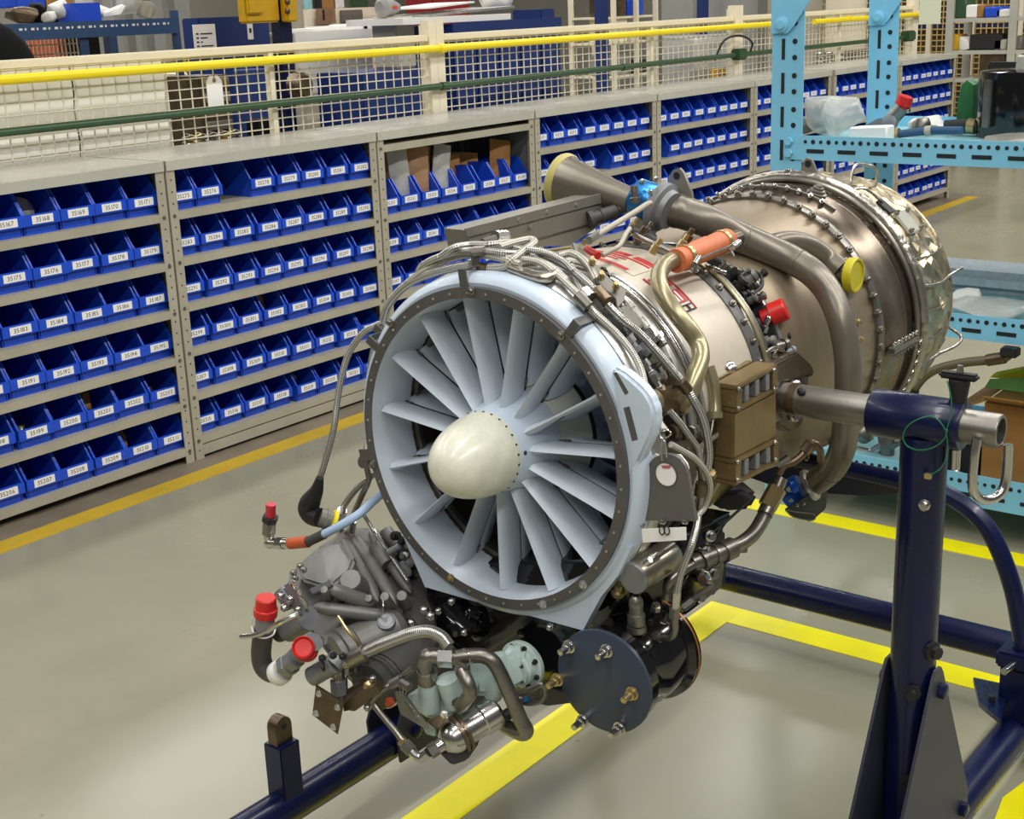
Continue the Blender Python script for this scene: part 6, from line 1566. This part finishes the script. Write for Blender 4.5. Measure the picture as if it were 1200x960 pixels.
# ---- brown control box on the near side
yf = -2.548
def bq(s, t, y=yf):
    tl, tr_, bl, br_ = B(861, 452, y), B(909, 426, y), B(859, 570, y), B(911, 543, y)
    return (tl*(1-s)+tr_*s)*(1-t)+(bl*(1-s)+br_*s)*t
bx = part('control_box', M().hull([bq(s, t)+V((0, dy, 0)) for s in (0, 1) for t in (.27, .73) for dy in (0, .03)], .002), BRONZE, None, 'brass brown control box with slotted ends')
for t0, t1 in ((0, .27), (.73, 1)):
    for a, b in (((0, t0), (1, t0+.05)), ((0, t1-.05), (1, t1))):
        part('box_frame', M().hull([bq(s, t)+V((0, dy, 0)) for s in (a[0], b[0]) for t in (a[1], b[1]) for dy in (-.003, .03)], .0015), BRONZE, bx)
    for s0, s1 in ((0, .13), (.87, 1)):
        part('box_frame', M().hull([bq(s, t)+V((0, dy, 0)) for s in (s0, s1) for t in (t0+.05, t1-.05) for dy in (-.003, .03)], .001), BRONZE, bx)
    for k in range(3):
        s0 = .2+.25*k
        part('fin', M().hull([bq(s, t)+V((0, dy, 0)) for s in (s0+.03, s0+.13) for t in (t0+.052, t1-.052) for dy in (-.001, .028)], .0008), CASTL, bx)
    part('recess', M().hull([bq(s, t)+V((0, dy, 0)) for s in (.131, .869) for t in (t0+.052, t1-.052) for dy in (.02, .03)], 0), MBLACK, bx)
for s in (.07, .93):
    for t in (.05, .24, .77, .95): inst('bolt', BOLT_S, bx, bq(s, t, yf-.003), Y0, .7)
part('box_back', M().hull([bq(s, t)+V((0, dy, 0)) for s in (-.0, 1.0) for t in (.0, 1.0) for dy in (.0305, .05)], .003), BRONZE, bx)
part('box_stay', M().hull([CY(u, v, .235) for u, v in ((818, 522), (842, 506), (842, 512), (818, 530))]+[CY(u, v, .225) for u, v in ((818, 522), (842, 506), (842, 512), (818, 530))], .001), SHEET, bx)
lq('bolt_head', B(855, 432, -2.53), (-.2, -.6, .7), [(0, .008), (.006, .008), (.008, .005)], STEEL, bx, 10)
# ---- side mount receiving the support arm
sm_ = part('side_mount', M().hull([B(u, v, Y) for u, v, Y in ((912, 462, -2.53), (912, 500, -2.53), (928, 508, -2.53), (938, 452, -2.53), (940, 500, -2.53), (950, 430, -2.50), (935, 420, -2.50), (892, 428, -2.49), (905, 450, -2.49))]+[V((-.98, -2.49, .86)), V((-.90, -2.49, .86)), V((-.98, -2.49, .78)), V((-.90, -2.49, .78))], .004), BROWN, None, 'brown side mount block')
part('mount_tongue', M().hull([V((-.975+dx, y, TZ+dz)) for dx in (0, .03) for y in (-2.536, -2.495) for dz in (-.035, .03)], .003), STEELD, sm_)
hq('mount_beam', [(885, 436, .235), (935, 412, .235), (953, 428, .235), (955, 440, .235), (905, 450, .24), (888, 446, .24)], BROWN, sm_, .003, back=(.01, .04, -.01))
for u, v in ((932, 452), (934, 474), (930, 488)): p = B(u, v, -2.545); lq('mount_clevis', p, (-.5, -.85, .2), [(-.006, .008), (.004, .008), (.006, .005), (.01, .005)], SILVER, sm_, 12)

# ---- grey mount plate with hole, tag and cable ring
XM = -1.30
pl_ = [(745, 610), (755, 553), (759, 545), (766, 537), (774, 533), (782, 532), (790, 534), (797, 538), (803, 547), (806, 556), (815, 611)]
mpl = part('hoist_plate', M().prism([A(u, v, XM) for u, v in pl_], (.006, 0, 0)), HPL, None, 'grey hoist plate with a round hole')
lq('plate_hole', A(781, 556, XM)+V((-.0005, 0, 0)), (-1, 0, 0), [(0, .0142), (.0005, .0142)], TAG, mpl, 28)
part('hole_rim', M().lathe(A(781, 556, XM)+V((-.0004, 0, 0)), (-1, 0, 0), [(0, .0142), (.0009, .0142), (.0009, .0152), (0, .0152)], 28, caps=False), HPL, mpl)  # raised rim round the hole, same grey as the plate
part('red_mark', M().prism([A(u, v, XM-.0012) for u, v in ((775, 545.5), (787, 545.5), (785, 549), (777, 549))], (-.0004, 0, 0)), mat('faded_red', (190, 96, 104), rough=.6), mpl)
for pp in (((753, 558), (755, 545), (764, 534), (768, 532), (772, 534), (763, 545), (759, 553)), ((797, 533), (805, 543), (807, 549), (806, 558), (802, 548), (795, 538), (790, 533))):
    part('white_backing', M().prism([A(u, v, XM+.0065) for u, v in pp], (.002, 0, 0)), TAG, mpl)
part('plate_flange', M().prism([A(u, v, XM-.0005) for u, v in ((745, 610), (756, 552), (758, 552), (748, 612))], (-.008, 0, 0)), SHEET, mpl)
for u, v in ((753, 617), (778, 613), (804, 613)): inst('bolt', BOLT_S, mpl, A(u, v-2, XM-.0005), (-1, 0, 0), .8)
tg = part('white_tag', M().prism([A(u, v, XM-.012) for u, v in ((752, 620), (803.5, 618), (804, 633), (753, 636))], (.0012, 0, 0)), TAG, mpl, 'white tag hung on the hoist plate')
for u in (775.5, 781.5):
    c = A(u, 622, XM-.0145); part('cable_ring', M().tube([c+V((0, .0035*cos(k*pi/5), .0052*sin(k*pi/5))) for k in range(10)], .0009, 6, 2, closed=True), MBLACK, tg)
part('cable_tie', M().tube([A(u, v, XM-.008) for u, v in ((776, 540), (775, 525), (777, 515), (783, 512), (786, 507), (778, 503), (773, 510), (780, 520), (781, 536))], .0011, 6), STEEL, mpl)
part('bracket_web', M().prism([A(u, v, XM+.02) for u, v in ((749, 540), (766, 530), (768, 545), (748, 605), (742, 605))], (.004, 0, 0)), SHEET, mpl)

# ---- steel canister and lines below the hoist plate
ca = A(743, 677, -1.305); cdd = V((1, -.06, .06)).normalized()
can = part('canister', M().lathe(ca, cdd, [(0, .0205), (.005, .0205), (.006, .0212), (.075, .0212), (.082, .017)], 28), mat('warm_steel', (176, 168, 150), rough=.3, metal=.85, var=.12, vscale=14), None, 'steel canister with a flat grey cap')
part('canister_cap', M().lathe(ca-cdd*.004, cdd, [(0, .0200), (.001, .0208), (.0045, .0208)], 32), CASTL, can)
cq('canister_port', (757, 660, -1.33), (770, 652, -1.31), 5.5, STEEL, can, n=8); cq('canister_port', (770, 652, -1.32), (790, 638, -1.29), 3.5, STEELD, can, n=8); cq('canister_port', (756, 661, -1.335), (762, 656, -1.335), 4, STEEL, can, n=8)
part('canister_saddle', M().hull([A(u, v, X) for u, v in ((722, 690), (735, 700), (745, 690), (790, 668)) for X in (-1.27, -1.25)], .003), STEELD, can)
# sill plate with bolts
part('sill_plate', M().hull([A(u, v, X) for u, v, X in ((690, 732, -1.30), (694, 722, -1.30), (740, 690, -1.24), (742, 700, -1.24), (700, 738, -1.29))], .002), SHEET, bg)
for u, v in ((724, 694), (693, 718)): lq('brass_bolt', A(u, v, -1.29), (-.2, -.2, .95), [(-.004, .009), (.002, .009), (.004, .006), (.012, .006)], BRASS, bg, 8)
part('short_spring', M().tube([A(695+k*.55, 706-k*.35+(1.6 if k % 2 else -1.6), -1.285) for k in range(28)], .0012, 5, 1, raw=True), STEELD, bg)
for u, v in ((725, 664), (723, 684)): cq('rod_end', (u-3, v+2, -1.29), (u+4, v-3, -1.28), 4, SILVER, can, n=8)
tq('thin_rod', [(700, 640, -1.27), (715, 625, -1.26), (750, 585, -1.24)], 1.5, STEELD, can)
# check valve standing on the drum
lq('check_valve', A(746, 740, -1.30), A(745, 700, -1.30)-A(746, 740, -1.30), [(0, .0125), (.008, .0125), (.009, .0085), (.010, .0115), (.024, .0115), (.025, .0088), (.033, .0088), (.036, .0095), (.044, .0088), (.049, .005), (.050, 0)], STEELD, bg, 12)
# dark block, bent pipe and hose to the drum
hq('metering_block', [(755, 722, -1.26), (770, 712, -1.255), (785, 716, -1.245), (787, 728, -1.245), (772, 742, -1.26), (758, 734, -1.265)], BLACK, bg, .003, back=(.02, .02, -.015))
lq('block_bolt', A(768, 715, -1.268), (-.1, -.2, 1), [(0, .007), (.006, .007), (.007, .005), (.01, .005)], STEELD, bg, 6)
tq('steel_line', [(779, 712, -1.22), (779, 696, -1.22), (784, 682, -1.22), (796, 671, -1.2), (812, 662, -1.17)], 6.2, STEELD, bg, n=14)
dh = tq('braided_hose', [(818, 606, -1.24), (815, 622, -1.26), (810, 640, -1.275), (803, 658, -1.28), (797, 675, -1.28), (793, 695, -1.28)], 4.4, BRAID, None, n=10)
cq('hose_ferrule', (793, 694, -1.28), (791, 712, -1.28), 5.5, STEEL, dh); cq('hex_nut', (791, 712, -1.28), (790, 724, -1.28), 7, STEELD, dh, n=6)
tq('elbow', [(790, 722, -1.28), (790, 738, -1.28), (786, 746, -1.28), (774, 747, -1.28)], 5, STEELD, dh, n=12); cq('hex_nut', (772, 742, -1.28), (771, 752, -1.28), 4, BRASS, dh, n=6); cq('hex_nut', (766, 747, -1.28), (774, 747, -1.28), 7, STEELD, dh, n=6)
# fuel manifold running back
mf = cq('manifold', (808, 662, -1.17), (852, 645, -1.10), 11, STEELD, None, n=20)
for a, b, r in (((822, 657, -1.15), (826, 655, -1.145), 13.5), ((836, 651, -1.125), (840, 650, -1.12), 13), ((846, 648, -1.11), (858, 642, -1.09), 13.5)): cq('manifold_nut', a, b, r, STEELD, mf, n=10)
cq('manifold_tee', (822, 668, -1.15), (828, 684, -1.16), 8, STEELD, mf); cq('tee_nut', (826, 676, -1.165), (823, 680, -1.175), 7, STEEL, mf, n=6)
cq('manifold_cap', (858, 645, -1.08), (874, 644, -1.06), 4, STEELD, mf)
tq('manifold_hose', [(855, 643, -1.09), (870, 636, -1.06), (884, 624, -1.03), (895, 606, -1.0), (900, 596, -.99)], 9, STEELD, mf, n=16)
cq('hose_ferrule', (896, 603, -1.0), (905, 586, -.98), 9.5, STEELD, mf); cq('brass_nut', (899, 594, -.99), (911, 572, -.97), 11.5, BRASS, mf, n=8); cq('union', (910, 574, -.97), (916, 560, -.96), 7.5, STEELD, mf)
tq('tinted_line', [(912, 556, -.965), (918, 546, -.96), (930, 541, -.95), (940, 533, -.94), (948, 521, -.93), (955, 520, -.925), (961, 528, -.92), (962, 540, -.91)], 4.5, BROWN, mf, n=12); cq('line_nut', (942, 530, -.94), (950, 519, -.93), 6.5, BROWN, mf, n=8); cq('line_nut', (911, 546, -.965), (925, 536, -.955), 5, STEELD, mf, n=8)
tq('drain_cable', [(800, 630, -1.1), (830, 626, -1.08), (850, 612, -1.06), (880, 585, -1.03)], 1.8, MBLACK, mf)

# ---- crowded fittings between the fan frame and the white casing
rr = random.Random(21)
def fit(u, v, r0, rpx, ln, d, m_, n=10, par=None, nm='line_fitting'):
    p = CY(u, v, r0); r = R_(p, rpx); L = R_(p, ln); d = V(d).normalized()
    return lq(nm, p, d, [(-L*.5, r), (-L*.1, r), (-L*.08, r*.7), (L*.15, r*.7), (L*.17, r*.95), (L*.42, r*.9), (L*.5, r*.5)], m_, par, n)
# fittings on the near side, upper to lower
AX = (1, 0, 0)
def alng(u0, v0, u1, v1, r): return CY(u1, v1, r)-CY(u0, v0, r)
for u, v, rp, ln, (du, dv), m_ in (
 (727, 372, 8, 26, (20, 22), SHEET), (742, 364, 5, 24, (14, 18), SHTOP), (752, 376, 5, 24, (14, 18), SHTOP), (765, 393, 8, 20, (8, 10), STEEL), (775, 398, 7, 16, (6, 12), STEEL),
 (741, 405, 9, 24, (10, 14), CASTL), (760, 412, 10, 20, (14, 10), CASTL), (766, 422, 7, 18, (12, 8), STEELD), (737, 440, 8, 14, (10, -4), STEELD), (742, 433, 7, 14, (8, 8), STEEL),
 (758, 433, 8, 24, (10, 14), STEEL), (768, 450, 9, 26, (8, 14), STEEL), (775, 443, 5, 14, (12, 4), STEELD), (790, 452, 9, 16, (12, 8), BROWN), (782, 472, 8, 20, (12, -8), BROWN),
 (795, 464, 8, 14, (8, 8), STEELD), (790, 505, 9, 16, (12, -6), BROWN), (812, 505, 7, 16, (10, -4), STEELD), (800, 480, 6, 12, (4, 10), BRASS), (778, 425, 5, 18, (8, 14), SHEET),
 (708, 322, 6, 18, (6, 10), MBLACK), (716, 336, 7, 16, (8, 10), MBLACK), (700, 335, 5, 14, (8, 8), BROWN), (722, 352, 6, 14, (6, 12), BROWN), (712, 362, 5, 14, (8, 10), STEELD), (733, 392, 6, 16, (10, 12), MBLACK),
 (812, 545, 7, 14, (6, 10), BROWN), (835, 556, 5, 10, (4, 8), BRASS), (808, 570, 6, 16, (4, 14), STEELD), (820, 520, 6, 12, (10, 4), BROWN), (803, 525, 6, 10, (6, -4), STEELD)):
    p0 = CY(u, v, .225); p1 = CY(u+du, v+dv, .225); fit(u, v, .225, rp, ln, p1-p0, m_, 8)
# valve body blocks
hq('valve_block', [(719, 366, .232), (735, 356, .228), (757, 380, .228), (741, 392, .232)], SHEET, None, .003, back=(.012, .02, -.012))
hq('valve_block', [(756, 400, .22), (776, 398, .218), (788, 420, .22), (770, 432, .226)], STEELD, None, .003, back=(.01, .03, -.01))
hq('valve_block', [(768, 455, .235), (800, 450, .23), (806, 478, .235), (778, 488, .24)], BROWN, None, .004, back=(.01, .03, -.01))
hq('valve_block', [(775, 520, .235), (815, 515, .23), (818, 560, .235), (800, 580, .24)], BROWN, None, .004, back=(.01, .03, -.01))
lq('filter_bowl', CY(752, 475, .232), (-.9, -.1, .1), [(-.03, .016), (.0, .021), (.012, .02), (.018, .012), (.02, 0)], OLIVE, None, 20)
# dark gusset plate at upper right with bolts
gp_ = part('gusset_bracket', M().prism([CY(u, v, .25) for u, v in ((671, 284), (676, 286), (718, 330), (734, 340), (731, 352), (724, 360), (722, 350), (700, 330), (676, 300))], (.004, .004, -.004)), SHEET, None, 'dark grey gusset bracket')
for u, v in ((694, 307), (705, 324), (722, 336)): p = CY(u, v, .256); lq('brass_bolt', p, (-.7, -.5, .5), [(-.004, .005), (.004, .005), (.005, .003), (.016, .003)], BRASS, gp_, 8)
# pipes around the casing
tq('tinted_line', [(800, 480, .23), (806, 470, .235), (813, 455, .24)], 6, OLIVE); tq('tinted_line', [(830, 430, .225), (836, 450, .225), (838, 470, .225), (838, 488, .225)], 7.5, OLIVE, n=14)
cq('line_collar', (838, 482, .228), (838, 490, .228), 9, OLIVE); tq('thin_rod', [(836, 492, .23), (833, 510, .23), (832, 522, .23)], 1.5, STEELD)
torus('steel_band', .150, .208, .003, STEEL, 20, 120); torus('steel_band', .14, .2, .006, STEELD, 10, 120)
# engine belly
part('belly_casing', M().rev([(.18, .2), (.2, .2185), (.345, .213), (.36, .2)], 60, t0=85, t1=200), BROWN)
# dense accessories in the dark band behind the white casing
for u, v, r, rp, ln, d, m_ in (
 (868, 332, .205, 8, 16, (.3, -.6, .8), MBLACK), (878, 325, .205, 10, 18, (.6, -.5, .6), CAST), (885, 335, .2, 7, 14, (.2, -.8, .5), STEELD), (873, 345, .2, 5, 14, (.9, -.2, .1), MBLACK),
 (892, 348, .2, 6, 12, (.3, -.8, .5), STEELD), (866, 318, .205, 5, 16, (.9, -.2, -.2), STEELD), (849, 312, .21, 6, 12, (.2, -.5, .8), STEELD), (843, 318, .21, 4, 20, (.8, -.4, -.4), STEEL),
 (893, 322, .2, 5, 14, (.5, -.5, .6), MBLACK), (881, 348, .198, 8, 12, (.4, -.8, .4), CAST), (898, 380, .195, 4, 20, (.2, -.2, .9), STEEL), (902, 400, .195, 7, 16, (.2, -.9, .2), CAST),
 (890, 402, .195, 6, 16, (.3, -.9, .1), STEELD), (915, 405, .198, 8, 22, (.9, -.3, .1), STEELD), (925, 412, .198, 6, 18, (.9, -.3, .1), CASTL), (905, 418, .2, 5, 12, (.2, -.9, .3), BRASS),
 (920, 395, .19, 5, 14, (.4, -.8, .3), MBLACK), (885, 380, .19, 7, 14, (.3, -.8, .4), MBLACK), (938, 395, .186, 5, 12, (.3, -.9, .2), STEELD), (900, 312, .2, 5, 12, (.3, -.5, .8), BROWN)):
    fit(u, v, r, rp, ln, d, m_, 10, nm='actuator_fitting')
pr_ = CY(908, 367, .2); rc = part('red_cap', M().lathe(pr_, V((.35, -.75, .38)), [(-.02, R_(pr_, 10)), (-.006, R_(pr_, 10)), (-.006, R_(pr_, 14)), (.016, R_(pr_, 13.4)), (.0175, R_(pr_, 12)), (.0175, 0)], 24), RED, None, 'red plastic cap on the core casing')
tq('steel_line', [(858, 340, .205), (868, 360, .205), (880, 385, .205), (888, 405, .205)], 2.2, STEELD); tq('steel_line', [(895, 415, .205), (908, 408, .208), (918, 412, .21)], 3, STEELD)
tq('black_cable', [(866, 326, .21), (876, 318, .215), (890, 322, .212), (893, 335, .208), (882, 345, .205)], 2.2, BLACKR)
tq('black_cable', [(905, 420, .205), (912, 410, .21), (925, 418, .21), (930, 425, .208)], 2.2, STEEL)
